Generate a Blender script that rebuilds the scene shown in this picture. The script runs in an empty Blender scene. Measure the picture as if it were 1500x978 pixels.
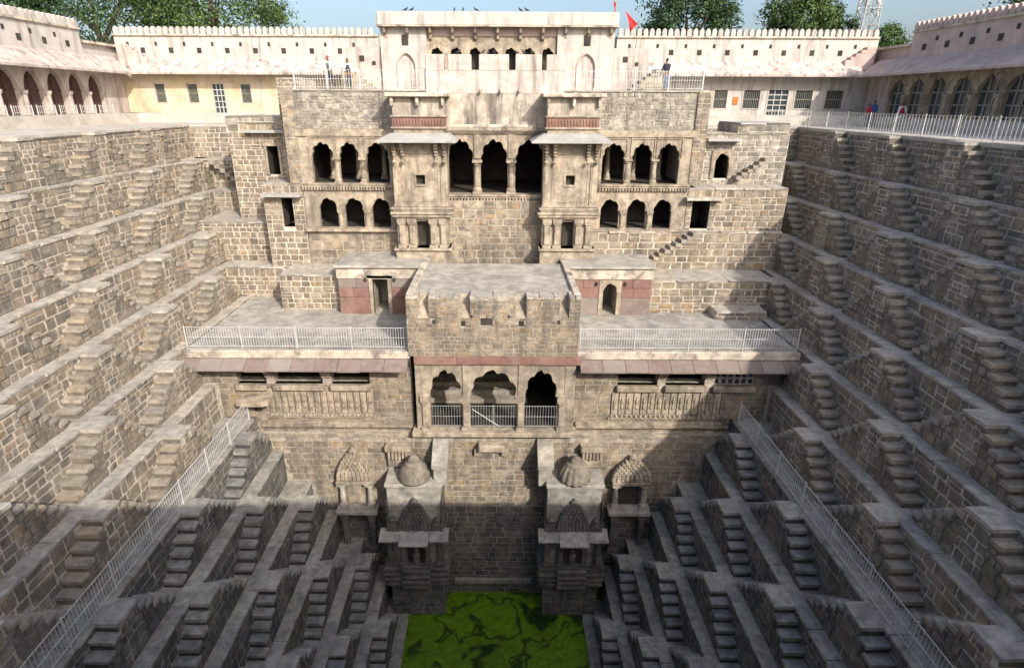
import bpy, bmesh, math, random
from mathutils import Vector, Matrix
R = math.radians
S = bpy.context.scene
C = S.collection
# ------------------------------------------------------------------ camera, sky, sun
cam = bpy.data.cameras.new('Camera'); camo = bpy.data.objects.new('Camera', cam); C.objects.link(camo)
cam.sensor_width = 36; cam.lens = 850 / 1500 * 36; cam.shift_x = 20 / 1500
cam.clip_start = .1; cam.clip_end = 6000
camo.matrix_world = Matrix.Translation((0, 0, 1.75)) @ Matrix.Rotation(R(90 - 21.74), 4, 'X') @ Matrix.Rotation(R(.25), 4, 'Z')
S.camera = camo
SUN = Vector((.62, -1, .75)).normalized()
W = bpy.data.worlds.new('World'); S.world = W; W.use_nodes = True
nt = W.node_tree; bg = nt.nodes['Background']; sk = nt.nodes.new('ShaderNodeTexSky')
sk.sky_type = 'NISHITA'; sk.sun_disc = False; sk.sun_elevation = math.asin(SUN.z); sk.sun_rotation = math.atan2(SUN.x, SUN.y)
sk.dust_density = 4.5; sk.air_density = 1.0; sk.ozone_density = 2.0
nt.links.new(sk.outputs[0], bg.inputs[0]); bg.inputs[1].default_value = .15
sl = bpy.data.lights.new('sun', 'SUN'); sl.energy = 3.0; sl.angle = R(.6); sl.color = (1, .925, .82)
so = bpy.data.objects.new('sun', sl); C.objects.link(so); so.rotation_euler = SUN.to_track_quat('Z', 'Y').to_euler(); so.location = (60, -90, 75)
S.view_settings.view_transform = 'Standard'; S.view_settings.look = 'None'; S.view_settings.gamma = 1; S.view_settings.exposure = .74
S.view_settings.use_curve_mapping = False
S.cycles.max_bounces = 5; S.cycles.diffuse_bounces = 3

# ------------------------------------------------------------------ materials
MATS = {}
def mat(name, cols, rough=.9, vscale=3.0, vamt=.35, bump=.25, bscale=14.0, stain=None, streak=None, spec=.25, metal=0.0, wear=None):
    """cols: colours picked at random per piece; stain=(colour, scale, amount); streak likewise, drawn out downwards (dirt run down by rain)."""
    m = bpy.data.materials.new(name); m.use_nodes = True; t = m.node_tree; N = t.nodes; L = t.links
    b = N['Principled BSDF']; b.inputs['Roughness'].default_value = rough; b.inputs['Metallic'].default_value = metal
    b.inputs['Specular IOR Level'].default_value = spec
    geo = N.new('ShaderNodeNewGeometry')
    if len(cols) > 1:
        oi = N.new('ShaderNodeObjectInfo'); ad = N.new('ShaderNodeMath'); ad.operation = 'ADD'
        L.new(oi.outputs['Random'], ad.inputs[0]); L.new(geo.outputs['Random Per Island'], ad.inputs[1])
        fr = N.new('ShaderNodeMath'); fr.operation = 'FRACT'; L.new(ad.outputs[0], fr.inputs[0])
        cr = N.new('ShaderNodeValToRGB'); e = cr.color_ramp.elements
        for i, c in enumerate(cols):
            p = i / (len(cols) - 1)
            el = e[0] if i == 0 else (e[-1] if i == len(cols) - 1 else e.new(p))
            el.position = p; el.color = (*c, 1)
        L.new(fr.outputs[0], cr.inputs[0]); col = cr.outputs[0]
    else:
        rgb = N.new('ShaderNodeRGB'); rgb.outputs[0].default_value = (*cols[0], 1); col = rgb.outputs[0]
    pos = geo.outputs['Position']
    def noise(sc, det=5, vec=None, rg=.6):
        n = N.new('ShaderNodeTexNoise'); n.inputs['Scale'].default_value = sc; n.inputs['Detail'].default_value = det; n.inputs['Roughness'].default_value = rg
        L.new(vec or pos, n.inputs['Vector']); return n.outputs[0]
    def rng(v, a, b_, c=0., d=1.):
        r = N.new('ShaderNodeMapRange'); r.inputs[1].default_value = a; r.inputs[2].default_value = b_; r.inputs[3].default_value = c; r.inputs[4].default_value = d
        L.new(v, r.inputs[0]); return r.outputs[0]
    def mix(f, a, bcol, mode='MIX'):
        x = N.new('ShaderNodeMix'); x.data_type = 'RGBA'; x.blend_type = mode
        if isinstance(f, float): x.inputs[0].default_value = f
        else: L.new(f, x.inputs[0])
        L.new(a, x.inputs[6])
        if isinstance(bcol, tuple): x.inputs[7].default_value = (*bcol, 1)
        else: L.new(bcol, x.inputs[7])
        return x.outputs[2]
    v = noise(vscale, 7, rg=.68)
    vv = rng(v, .3, .7, 1 - vamt, 1 + vamt)
    cb = N.new('ShaderNodeCombineColor')
    for i in range(3): L.new(vv, cb.inputs[i])
    col = mix(1.0, col, cb.outputs[0], 'MULTIPLY')
    if stain: col = mix(rng(noise(stain[1], 6, rg=.7), .48, .62, 0, stain[2]), col, stain[0])
    if wear: col = mix(rng(noise(wear[1], 8, rg=.72), .52, .6, 0, wear[2]), col, wear[0])
    if streak:
        mp = N.new('ShaderNodeMapping'); mp.inputs['Scale'].default_value = (1, 1, .13); L.new(pos, mp.inputs[0])
        col = mix(rng(noise(streak[1], 6, mp.outputs[0], .65), .5, .66, 0, streak[2]), col, streak[0])
    L.new(col, b.inputs['Base Color'])
    if bump:
        bn = N.new('ShaderNodeBump'); bn.inputs['Strength'].default_value = bump; bn.inputs['Distance'].default_value = .03
        L.new(noise(bscale, 8, rg=.7), bn.inputs['Height']); L.new(bn.outputs[0], b.inputs['Normal'])
    MATS[name] = m; return m
mat('stone', [(0.162, 0.144, 0.123), (0.256, 0.209, 0.153), (0.204, 0.181, 0.153), (0.281, 0.223, 0.158), (0.232, 0.205, 0.172), (0.155, 0.140, 0.122), (0.294, 0.226, 0.153), (0.218, 0.185, 0.148), (0.260, 0.224, 0.181)], vscale=2.4, vamt=.5, bump=.8, stain=((.105, .098, .09), .55, .55), wear=((.44, .385, .31), 1.6, .4), streak=((.09, .085, .078), 1.3, .3))
mat('dark_stone', [(0.098, 0.098, 0.098), (0.150, 0.137, 0.117), (0.117, 0.114, 0.109), (0.176, 0.152, 0.124), (0.085, 0.087, 0.091)], vscale=2.6, vamt=.5, bump=.8, stain=((.04, .042, .042), .6, .65), wear=((.21, .195, .17), 1.8, .3))  # darker, greyer stone for the lower tiers, pool wall and shrine towers
mat('mortar', [(.49, .44, .37)], vscale=4, vamt=.4, bump=.5, stain=((.24, .212, .18), .9, .6))
mat('dark_mortar', [(0.276, 0.259, 0.236)], vscale=4, vamt=.45, bump=.5, stain=((.075, .075, .072), .9, .8))  # darker mortar to go with the lower stone
mat('slab', [(.375, .342, .295), (.42, .38, .325), (.33, .31, .28), (.40, .352, .29)], vscale=3.0, vamt=.42, bump=.6, stain=((.215, .198, .175), .8, .5), wear=((.49, .45, .39), 2.2, .4))
mat('dark_slab', [(0.300, 0.282, 0.248), (0.348, 0.324, 0.282), (0.264, 0.252, 0.230), (0.324, 0.295, 0.248)], vscale=3.0, vamt=.45, bump=.6, stain=((.12, .118, .112), .8, .55), wear=((.34, .322, .29), 2.2, .4))  # darker ledge slabs for the lower tiers
mat('dark_carved', [(.115, .11, .10), (.14, .128, .112), (.10, .098, .092)], vscale=3.0, vamt=.5, bump=.8, stain=((.05, .05, .048), .9, .6), wear=((.24, .222, .195), 1.6, .35))
mat('step_stone', [(.29, .26, .218), (.345, .295, .232), (.245, .23, .205), (.335, .272, .195), (.28, .245, .202)], vscale=3.0, vamt=.42, bump=.6, stain=((.15, .14, .124), 1.1, .5), wear=((.46, .412, .345), 2.2, .4))
mat('weathered_dome', [(.20, .172, .138)], vscale=3.5, vamt=.5, bump=.8, stain=((.10, .09, .078), 1.2, .6), wear=((.32, .28, .225), 2.2, .35))
mat('riser_shade', [(.17, .15, .125)], vscale=3.5, vamt=.5, bump=.7, stain=((.08, .073, .065), 1.2, .6), wear=((.31, .27, .22), 2.2, .35))  # stair core darkened: shade under the tread overhang put into the colour
mat('dark_riser_shade', [(0.072, 0.070, 0.069)], vscale=3.5, vamt=.5, bump=.7, stain=((.03, .03, .03), 1.2, .6))  # darker lower-tier version, overhang shade painted in as well
mat('dark_step', [(0.244, 0.235, 0.222), (0.293, 0.275, 0.244), (0.207, 0.205, 0.199), (0.268, 0.244, 0.210)], vscale=3.0, vamt=.45, bump=.6, stain=((.085, .085, .083), 1.1, .55), wear=((.30, .283, .255), 2.5, .35))  # darker steps for the lower tiers
mat('sandstone', [(0.317, 0.268, 0.207), (0.361, 0.299, 0.224), (0.290, 0.246, 0.194)], vscale=2.4, vamt=.5, bump=.6, stain=((.175, .15, .124), .8, .68), streak=((.085, .078, .07), 1.8, .6), wear=((.49, .42, .335), 1.4, .4))
mat('facade_stone', [(0.220, 0.182, 0.141), (0.283, 0.227, 0.163), (0.258, 0.202, 0.137), (0.207, 0.179, 0.145), (0.315, 0.261, 0.194), (0.170, 0.145, 0.118), (0.302, 0.218, 0.128)], vscale=2.2, vamt=.48, bump=.7, stain=((.13, .113, .096), .6, .62), wear=((.50, .435, .35), 1.8, .4), streak=((.06, .056, .05), 1.5, .55))
mat('facade_mortar', [(0.369, 0.329, 0.275)], vscale=4, vamt=.45, bump=.5, stain=((.16, .143, .122), .9, .7), streak=((.08, .075, .07), 1.5, .5))
mat('pale_rubble', [(0.302, 0.273, 0.231), (0.235, 0.210, 0.176), (0.370, 0.332, 0.281), (0.176, 0.164, 0.147)], vscale=2.2, vamt=.5, bump=.8, stain=((.13, .12, .108), .7, .7), wear=((.52, .475, .41), 2.0, .4), streak=((.09, .085, .08), 1.4, .65))
mat('pink_plaster', [(0.475, 0.404, 0.370)], vscale=1.2, vamt=.2, bump=.2, stain=((.36, .30, .272), .5, .65), streak=((.10, .09, .083), 2.0, .7), wear=((.57, .515, .475), 1.1, .5))
mat('white_plaster', [(0.446, 0.413, 0.379)], vscale=1.2, vamt=.16, bump=.15, stain=((.47, .415, .378), .45, .65), streak=((.17, .152, .14), 2.0, .65), wear=((.56, .53, .495), 1.0, .4))
mat('mauve_plaster', [(.48, .375, .345)], vscale=.9, vamt=.18, bump=.12, stain=((.36, .29, .27), .5, .6), streak=((.28, .235, .215), 1.1, .55))
mat('stained_plaster', [(0.396, 0.347, 0.288)], vscale=1.3, vamt=.35, bump=.4, stain=((.25, .222, .19), .6, .75), streak=((.06, .057, .053), 1.6, .9), wear=((.53, .475, .405), 1.3, .5))
mat('ochre_plaster', [(.54, .455, .315)], vscale=1.0, vamt=.2, bump=.15, stain=((.55, .475, .40), .4, .85), wear=((.38, .255, .155), .6, .45), streak=((.28, .24, .20), 1.8, .4))
mat('concrete', [(0.343, 0.318, 0.277)], vscale=1.6, vamt=.4, bump=.6, stain=((.22, .207, .19), .5, .75), wear=((.44, .425, .395), .9, .6))
mat('stained_concrete', [(.47, .41, .335)], vscale=1.6, vamt=.35, bump=.6, stain=((.10, .09, .08), 1.3, .75), wear=((.6, .54, .46), 2, .4))
mat('red_stone', [(0.195, 0.107, 0.090), (0.226, 0.130, 0.104), (0.172, 0.100, 0.090)], vscale=1.6, vamt=.25, bump=.25, stain=((.24, .185, .155), .8, .5))
mat('mauve_slab', [(0.195, 0.148, 0.133), (0.218, 0.167, 0.148), (0.172, 0.129, 0.118), (0.226, 0.182, 0.159), (0.250, 0.220, 0.192)], vscale=1.4, vamt=.22, bump=.3, stain=((.19, .155, .14), .7, .5), wear=((.29, .25, .225), 2, .35))
mat('grey_slab', [(0.306, 0.302, 0.290), (0.365, 0.357, 0.336)], vscale=1.5, vamt=.22, bump=.25, stain=((.28, .27, .255), .7, .5))
mat('room_shade', [(.05, .043, .037)], vscale=1.2, vamt=.4, bump=.3, stain=((.025, .022, .02), .8, .7))  # near-black: the shade inside rooms and openings is put into the colour
mat('old_metal', [(.33, .345, .35)], rough=.5, vscale=6, vamt=.22, bump=0, metal=.3, spec=.4, stain=((.22, .19, .165), 2.5, .45))
mat('white_metal', [(.50, .505, .50)], rough=.6, vscale=5, vamt=.2, bump=0, stain=((.30, .26, .22), 2.5, .4))
mat('dark_mesh', [(.085, .05, .042)], rough=.8, vscale=6, vamt=.4, bump=.3, bscale=60)
mat('window_glass', [(.05, .06, .065)], rough=.18, spec=.5, vscale=2, vamt=.3, bump=0)
mat('olive_paint', [(.20, .19, .145)], rough=.7, vscale=3, vamt=.2, bump=0)
mat('paving', [(0.432, 0.401, 0.356)], vscale=1.0, vamt=.25, bump=.3, stain=((.36, .33, .29), .3, .65), wear=((.56, .52, .465), .9, .45))
mat('earth', [(.30, .24, .165)], vscale=.1, vamt=.3, bump=.2, stain=((.11, .12, .05), .02, .8))
mat('bark', [(.11, .085, .06)], vscale=4, vamt=.4, bump=.8)
mat('red_cloth', [(.55, .03, .03)], vscale=2, vamt=.15, bump=0); mat('orange_paint', [(.72, .16, .04)], vscale=9, vamt=.35, bump=0)
mat('skin', [(.20, .105, .065)], rough=.6, vscale=4, vamt=.1, bump=0); mat('black_hair', [(.012, .011, .01)], rough=.6, vscale=9, vamt=.2, bump=0)
for n_, c_ in (('white_cloth', (.72, .71, .69)), ('dark_cloth', (.045, .05, .065)), ('grey_cloth', (.16, .17, .18)), ('blue_cloth', (.045, .10, .30)), ('navy_cloth', (.03, .028, .05)), ('jean_cloth', (.13, .17, .24)), ('crimson_cloth', (.42, .03, .05))):
    mat(n_, [c_], vscale=7, vamt=.18, bump=.2)
mat('feather', [(.035, .037, .042)], rough=.6, vscale=9, vamt=.4, bump=0)
def leaf_mat(name, cols):
    m = mat(name, cols, rough=.55, vscale=.5, vamt=.3, bump=0, spec=.3)
    b = m.node_tree.nodes['Principled BSDF']; b.inputs['Subsurface Weight'].default_value = 0
    return m
leaf_mat('leaf_dark', [(.018, .042, .014), (.036, .072, .02), (.026, .058, .022), (.05, .092, .024)])
leaf_mat('leaf_light', [(.036, .072, .018), (.064, .11, .024), (.048, .088, .024), (.085, .13, .03)])
def water_mat():
    m = bpy.data.materials.new('algae_water'); m.use_nodes = True; t = m.node_tree; N = t.nodes; L = t.links; b = N['Principled BSDF']
    geo = N.new('ShaderNodeNewGeometry')
    wv = N.new('ShaderNodeTexNoise'); wv.inputs['Scale'].default_value = .45; wv.inputs['Detail'].default_value = 3; L.new(geo.outputs['Position'], wv.inputs['Vector'])
    mx = N.new('ShaderNodeMix'); mx.data_type = 'RGBA'; mx.inputs[0].default_value = .75; L.new(geo.outputs['Position'], mx.inputs[6]); L.new(wv.outputs[1], mx.inputs[7]) 
    sc = N.new('ShaderNodeVectorMath'); sc.operation = 'SCALE'; sc.inputs[3].default_value = 3.2; L.new(wv.outputs[1], sc.inputs[0])
    av = N.new('ShaderNodeVectorMath'); av.operation = 'ADD'; L.new(geo.outputs['Position'], av.inputs[0]); L.new(sc.outputs[0], av.inputs[1])
    n1 = N.new('ShaderNodeTexNoise'); n1.inputs['Scale'].default_value = .36; n1.inputs['Detail'].default_value = 2.5; L.new(av.outputs[0], n1.inputs['Vector'])
    n2 = N.new('ShaderNodeTexNoise'); n2.inputs['Scale'].default_value = 3.2; n2.inputs['Detail'].default_value = 9; n2.inputs['Roughness'].default_value = .72; L.new(av.outputs[0], n2.inputs['Vector'])
    r1 = N.new('ShaderNodeValToRGB'); e = r1.color_ramp.elements
    for i, (p, c) in enumerate(((0, (.14, .255, .010)), (.44, (.115, .215, .009)), (.472, (.10, .19, .009)), (.488, (.022, .05, .006)), (.50, (.03, .065, .006)), (.52, (.115, .215, .009)), (.6, (.095, .18, .008)), (.64, (.018, .04, .006)), (1, (.01, .025, .005)))):
        el = e[0] if i == 0 else (e[-1] if i == 8 else e.new(p)); el.position = p; el.color = (*c, 1)
    L.new(n1.outputs[0], r1.inputs[0])
    r2 = N.new('ShaderNodeMapRange'); r2.inputs[1].default_value = .3; r2.inputs[2].default_value = .7; r2.inputs[3].default_value = .45; r2.inputs[4].default_value = 1.4; L.new(n2.outputs[0], r2.inputs[0])
    cb = N.new('ShaderNodeCombineColor'); [L.new(r2.outputs[0], cb.inputs[i]) for i in range(3)]
    mm = N.new('ShaderNodeMix'); mm.data_type = 'RGBA'; mm.blend_type = 'MULTIPLY'; mm.inputs[0].default_value = 1; L.new(r1.outputs[0], mm.inputs[6]); L.new(cb.outputs[0], mm.inputs[7])
    L.new(mm.outputs[2], b.inputs['Base Color']); b.inputs['Roughness'].default_value = .55; b.inputs['Specular IOR Level'].default_value = .2
    bn = N.new('ShaderNodeBump'); bn.inputs['Strength'].default_value = .5; bn.inputs['Distance'].default_value = .05; L.new(n2.outputs[0], bn.inputs['Height']); L.new(bn.outputs[0], b.inputs['Normal'])
    MATS['algae_water'] = m
water_mat()

# ------------------------------------------------------------------ mesh helpers
class MB:
    def __init__(s): s.v = []; s.f = []; s.m = []; s.mi = 0
    def add(s, vs, fs):
        o = len(s.v); s.v += [tuple(p) for p in vs]
        for f in fs: s.f.append([o + i for i in f]); s.m.append(s.mi)
        return s
    def box(s, x0, x1, y0, y1, z0, z1, F=None):
        P = [(x, y, z) for z in (z0, z1) for y in (y0, y1) for x in (x0, x1)]
        if F: P = [F(*p) for p in P]
        return s.add(P, [(0, 2, 3, 1), (4, 5, 7, 6), (0, 1, 5, 4), (2, 6, 7, 3), (0, 4, 6, 2), (1, 3, 7, 5)])
    def cbox(s, x0, x1, y0, y1, z0, z1, b=.02):
        """box with chamfered edges"""
        X, Y, Z = (x0, x1), (y0, y1), (z0, z1); vs = []; ix = {}
        for a in (0, 1):
            for c in (0, 1):
                for d in (0, 1):
                    sx, sy, sz = (b if a == 0 else -b), (b if c == 0 else -b), (b if d == 0 else -b)
                    ix[a, c, d] = len(vs)
                    vs += [(X[a], Y[c] + sy, Z[d] + sz), (X[a] + sx, Y[c], Z[d] + sz), (X[a] + sx, Y[c] + sy, Z[d])]
        i = lambda a, c, d, k: ix[a, c, d] + k
        fs = []
        for a in (0, 1):
            fs.append([i(a, 0, 0, 0), i(a, 1, 0, 0), i(a, 1, 1, 0), i(a, 0, 1, 0)]); fs.append([i(0, a, 0, 1), i(1, a, 0, 1), i(1, a, 1, 1), i(0, a, 1, 1)]); fs.append([i(0, 0, a, 2), i(1, 0, a, 2), i(1, 1, a, 2), i(0, 1, a, 2)])
            for c in (0, 1):
                fs.append([i(a, c, 0, 0), i(a, c, 1, 0), i(a, c, 1, 1), i(a, c, 0, 1)]); fs.append([i(a, 0, c, 0), i(a, 1, c, 0), i(a, 1, c, 2), i(a, 0, c, 2)]); fs.append([i(0, a, c, 1), i(1, a, c, 1), i(1, a, c, 2), i(0, a, c, 2)])
                for d in (0, 1): fs.append([i(a, c, d, 0), i(a, c, d, 1), i(a, c, d, 2)])
        return s.add(vs, fs)
    def prism(s, poly, F, d0, d1):
        """poly: (u, v) outline; F(u, v, d) -> point"""
        n = len(poly)
        return s.add([F(u, v, d0) for u, v in poly] + [F(u, v, d1) for u, v in poly],
                     [list(range(n)), list(range(2 * n - 1, n - 1, -1))] + [(i, i + n, (i + 1) % n + n, (i + 1) % n) for i in range(n)])
    def tube(s, pts, r, n=6):
        pts = [Vector(p) for p in pts]; rs = r if isinstance(r, (list, tuple)) else [r] * len(pts); vs = []; fs = []
        for i, p in enumerate(pts):
            d = (pts[min(i + 1, len(pts) - 1)] - pts[max(i - 1, 0)]).normalized()
            a = d.orthogonal().normalized(); c = d.cross(a)
            if abs(d.z) < .9: a = d.cross(Vector((0, 0, 1))).normalized(); c = a.cross(d)
            vs += [p + (a * math.cos(2 * math.pi * k / n) + c * math.sin(2 * math.pi * k / n)) * rs[i] for k in range(n)]
        for i in range(len(pts) - 1): fs += [(i * n + k, i * n + (k + 1) % n, (i + 1) * n + (k + 1) % n, (i + 1) * n + k) for k in range(n)]
        fs += [list(range(n - 1, -1, -1)), list(range((len(pts) - 1) * n, len(pts) * n))]
        return s.add(vs, fs)
    def lathe(s, prof, c, n=12, rib=0., ribs=8):
        vs = []; fs = []; m = len(prof)
        for r, z in prof:
            for k in range(n):
                a = 2 * math.pi * k / n; q = r * (1 + rib * math.cos(ribs * a)); vs.append((c[0] + q * math.cos(a), c[1] + q * math.sin(a), c[2] + z))
        for i in range(m - 1): fs += [(i * n + k, i * n + (k + 1) % n, (i + 1) * n + (k + 1) % n, (i + 1) * n + k) for k in range(n)]
        fs += [list(range(n - 1, -1, -1)), list(range((m - 1) * n, m * n))]
        return s.add(vs, fs)
    def mesh(s, name, mats, smooth=False):
        me = bpy.data.meshes.new(name); me.from_pydata(s.v, [], s.f)
        for m in ([mats] if isinstance(mats, str) else mats): me.materials.append(MATS[m])
        if any(s.m): me.polygons.foreach_set('material_index', s.m)
        if smooth: me.polygons.foreach_set('use_smooth', [True] * len(me.polygons))
        me.update(); return me
def clean(me):
    bm = bmesh.new(); bm.from_mesh(me); bmesh.ops.recalc_face_normals(bm, faces=bm.faces); bm.to_mesh(me); bm.free()
class Thing:
    def __init__(s, name, label, cat, o, group=None, kind=None):
        s.o = Vector(o); s.e = bpy.data.objects.new(name, None); C.objects.link(s.e); s.e.location = s.o; s.e.empty_display_size = .3
        s.e['label'] = label; s.e['category'] = cat
        if group: s.e['group'] = group
        s.e['kind'] = kind or 'thing'
    def part(s, name, mb, mats, parent=None, smooth=False, stuff=False):
        me = mb.mesh(name, mats, smooth) if isinstance(mb, MB) else mb
        clean(me)
        ob = bpy.data.objects.new(name, me); C.objects.link(ob)
        if parent is None: ob.parent = s.e; ob.location = -s.o
        else: ob.parent = parent
        if stuff: ob['kind'] = 'stuff'
        return ob
    def inst(s, name, me, M, parent=None, label=None):
        ob = bpy.data.objects.new(name, me); C.objects.link(ob)
        if parent is None: ob.parent = s.e; ob.matrix_basis = Matrix.Translation(-s.o) @ M
        else: ob.parent = parent; ob.matrix_basis = M
        if label: ob['label'] = label
        return ob
def solo(name, mb, mats, label, cat, o=None, group=None, kind=None, smooth=False):
    me = mb.mesh(name, mats, smooth); clean(me)
    ob = bpy.data.objects.new(name, me); C.objects.link(ob)
    if o is not None:
        me.transform(Matrix.Translation(-Vector(o))); ob.location = o
    if kind: ob['kind'] = kind
    if label: ob['label'] = label
    if cat: ob['category'] = cat
    if group: ob['group'] = group
    return ob

# ------------------------------------------------------------------ stones
rs = random.Random(7)
def stone_geo(r, square):
    j = .025 if square else .06
    ring = []
    base = [(-.5, -.5), (0, -.5), (.5, -.5), (.5, 0), (.5, .5), (0, .5), (-.5, .5), (-.5, 0)]
    for i, (x, y) in enumerate(base):
        k = 1 - abs(r.gauss(0, j)) - (.01 if i % 2 else (.015 if square else .04))
        ring.append((x * k + r.uniform(-.01, .01), y * k + r.uniform(-.01, .01)))
    vs = [(x, y, -.6) for x, y in ring] + [(x * .985, y * .985, .55) for x, y in ring] + [(x * .95, y * .93, 1 + r.uniform(-.15, .15)) for x, y in ring] + [(r.uniform(-.12, .12), r.uniform(-.12, .12), 1.12 + r.uniform(-.1, .15))]
    fs = []
    for a in (0, 8): fs += [(a + i, a + (i + 1) % 8, a + 8 + (i + 1) % 8, a + 8 + i) for i in range(8)]
    fs += [(16 + i, 16 + (i + 1) % 8, 24) for i in range(8)]
    return vs, fs
GEO = [stone_geo(rs, False) for _ in range(18)] + [stone_geo(rs, True) for _ in range(10)]
PROTO = {}
def proto(i, m):
    if (i, m) not in PROTO:
        b = MB(); b.add(*GEO[i]); PROTO[i, m] = b.mesh('stone', m)
    return PROTO[i, m]
def cells(r, L, H, wr, hr, top, bot, holes=(), split=.14, x0=0.0):
    out = []; z = 0.0
    while z < H - .05:
        h = r.uniform(*hr)
        if H - (z + h) < hr[0] * .6: h = H - z
        x = x0 - r.uniform(0, wr[0])
        while x < x0 + L - .04:
            w = r.uniform(*wr); a, b = max(x, x0), min(x + w, x0 + L)
            if x0 + L - b < wr[0] * .5: b = x0 + L; w = b - x
            x += w
            if b - a < .08: continue
            parts = [(z, z + h)]
            if h > .3 and r.random() < split: q = z + h * r.uniform(.4, .6); parts = [(z, q), (q, z + h)]
            for c, d in parts:
                t = min(top(a), top((a + b) / 2), top(b)) if top else H
                lo = max(bot(a + .02), bot((a + b) / 2), bot(b - .02)) if bot else 0
                d2, c2 = min(d, t), max(c, lo)
                if d2 - c2 < .72 * (d - c) and b - a > .2 and (top or bot):
                    q = (a + b) / 2
                    for a2, b2 in ((a, q), (q, b)):
                        t2 = min(top(a2 + .01), top(b2 - .01)) if top else H
                        l2 = max(bot(a2 + .02), bot(b2 - .02)) if bot else 0
                        if min(d, t2) - max(c, l2) > .09: out.append((a2, b2, max(c, l2), min(d, t2)))
                    continue
                if d2 - c2 < .1: continue
                if any(a < hx1 and b > hx0 and c2 < hz1 - .02 and d2 > hz0 + .02 for hx0, hx1, hz0, hz1 in holes):
                    for hx0, hx1, hz0, hz1 in holes:      # shrink past the opening
                        if a < hx1 and b > hx0 and c2 < hz1 - .02 and d2 > hz0 + .02:
                            if hx0 - a > .12: out.append((a, hx0, c2, d2))
                            if b - hx1 > .12: out.append((hx1, b, c2, d2))
                            break
                    continue
                out.append((a, b, c2, d2))
        z += h
    return out
def masonry(T, P0, ax, nrm, L, H, m, r, wr=(.3, .8), hr=(.28, .48), top=None, bot=None, holes=(), gap=.032, proud=(.008, .035), cap=300, parent=None, square=False, name='stone', x0=0.0, split=.14, vary=None):
    P0, ax, nrm = Vector(P0), Vector(ax), Vector(nrm); up = Vector((0, 0, 1))
    cs = cells(r, L, H, wr, hr, top, bot, holes, split, x0)
    def key(c):
        p = P0 + ax * ((c[0] + c[1]) / 2) + up * c[2]
        return -(c[1] - c[0]) * (c[3] - c[2]) / max(4, (p - camo.location).length_squared)
    if len(cs) > cap: cs.sort(key=key)
    rest = MB()
    for n, (a, b, c, d) in enumerate(cs):
        w, h = b - a - gap, d - c - gap
        if w < .05 or h < .05: continue
        gi = r.randrange(18, 28) if square or r.random() < .25 else r.randrange(18)
        dep = r.uniform(*proud)
        cen = P0 + ax * ((a + b) / 2) + up * ((c + d) / 2)
        fx = r.choice((1, -1))
        M = Matrix(((ax.x * w * fx, up.x * h * fx, nrm.x * dep, cen.x), (ax.y * w * fx, up.y * h * fx, nrm.y * dep, cen.y), (ax.z * w * fx, up.z * h * fx, nrm.z * dep, cen.z), (0, 0, 0, 1)))
        mm = vary(cen) if vary else m
        if n < cap: T.inst(name, proto(gi, mm), M, parent)
        else: rest.add([M @ Vector(v) for v in GEO[gi][0]], GEO[gi][1])
    if rest.v: T.part('stonework', rest, m, parent, stuff=True)
# shared step and slab blocks (unit chamfered boxes with small irregularities)
def unit_block(r, m):
    b = MB(); b.cbox(-.5, .5, -.5, .5, -.5, .5, .035)
    b.v = [(x + r.uniform(-.012, .012), y + r.uniform(-.02, .02), z + r.uniform(-.02, .02)) for x, y, z in b.v]
    return b.mesh('block', m)
BLK = {m: [unit_block(rs, m) for _ in range(6)] for m in ('slab', 'dark_slab', 'step_stone', 'dark_step', 'dark_carved', 'mauve_slab', 'red_stone', 'grey_slab', 'sandstone', 'paving', 'white_plaster', 'pink_plaster', 'mauve_plaster')}
def block(T, name, m, x0, x1, y0, y1, z0, z1, parent=None, rot=0., r=rs, tilt=0.):
    M = Matrix.Translation(((x0 + x1) / 2, (y0 + y1) / 2, (z0 + z1) / 2)) @ Matrix.Rotation(rot, 4, 'Z') @ Matrix.Rotation(tilt, 4, 'X') @ Matrix.Diagonal((x1 - x0, y1 - y0, z1 - z0, 1))
    return T.inst(name, r.choice(BLK[m]), M, parent)
def room(T, x0, x1, y0, y1, z0, z1, m='room_shade', name='room', open_x=None):
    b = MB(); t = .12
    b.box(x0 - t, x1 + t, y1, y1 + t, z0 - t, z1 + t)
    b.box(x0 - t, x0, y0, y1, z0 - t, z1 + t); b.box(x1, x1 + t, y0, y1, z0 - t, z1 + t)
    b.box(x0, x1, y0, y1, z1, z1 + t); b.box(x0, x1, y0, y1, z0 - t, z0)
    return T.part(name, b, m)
# ------------------------------------------------------------------ the stepped pit
ORD = ['topmost', 'second', 'third', 'fourth', 'fifth', 'sixth', 'seventh', 'eighth', 'ninth', 'tenth', 'eleventh', 'twelfth', 'thirteenth', 'lowest']
zl = lambda k: .25 if k == 0 else -1.87 * k
WR = [20.5] + [20.7 - 1.2 * k for k in range(1, 7)] + [20.3 - 1.2 * k for k in range(7, 15)]
WL = [w + .75 - .045 * k for k, w in enumerate(WR)]
YB = [42.0, 40.7, 39.2, 35.3, 33.9]                       # back walls of the upper tiers
yend = lambda k: YB[k] if k < 5 else (25.6 if k < 13 else 23.6)
ynear = lambda k: 1.0 + 1.2 * k
SW, PW, TR, NR = .72, .98, .36, 6
TH = R(21.74)
def yview(k, side, x):
    u = .906 if side > 0 else .859
    t = x / u; w = ((zl(k) - 1.75) / t + math.sin(TH)) / math.cos(TH); w = max(w, -.58)
    y = t * (math.cos(TH) + w * math.sin(TH))
    yb = (1.75 - zl(k + 1)) / 1.262
    return max(y, yb) - 6
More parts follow.
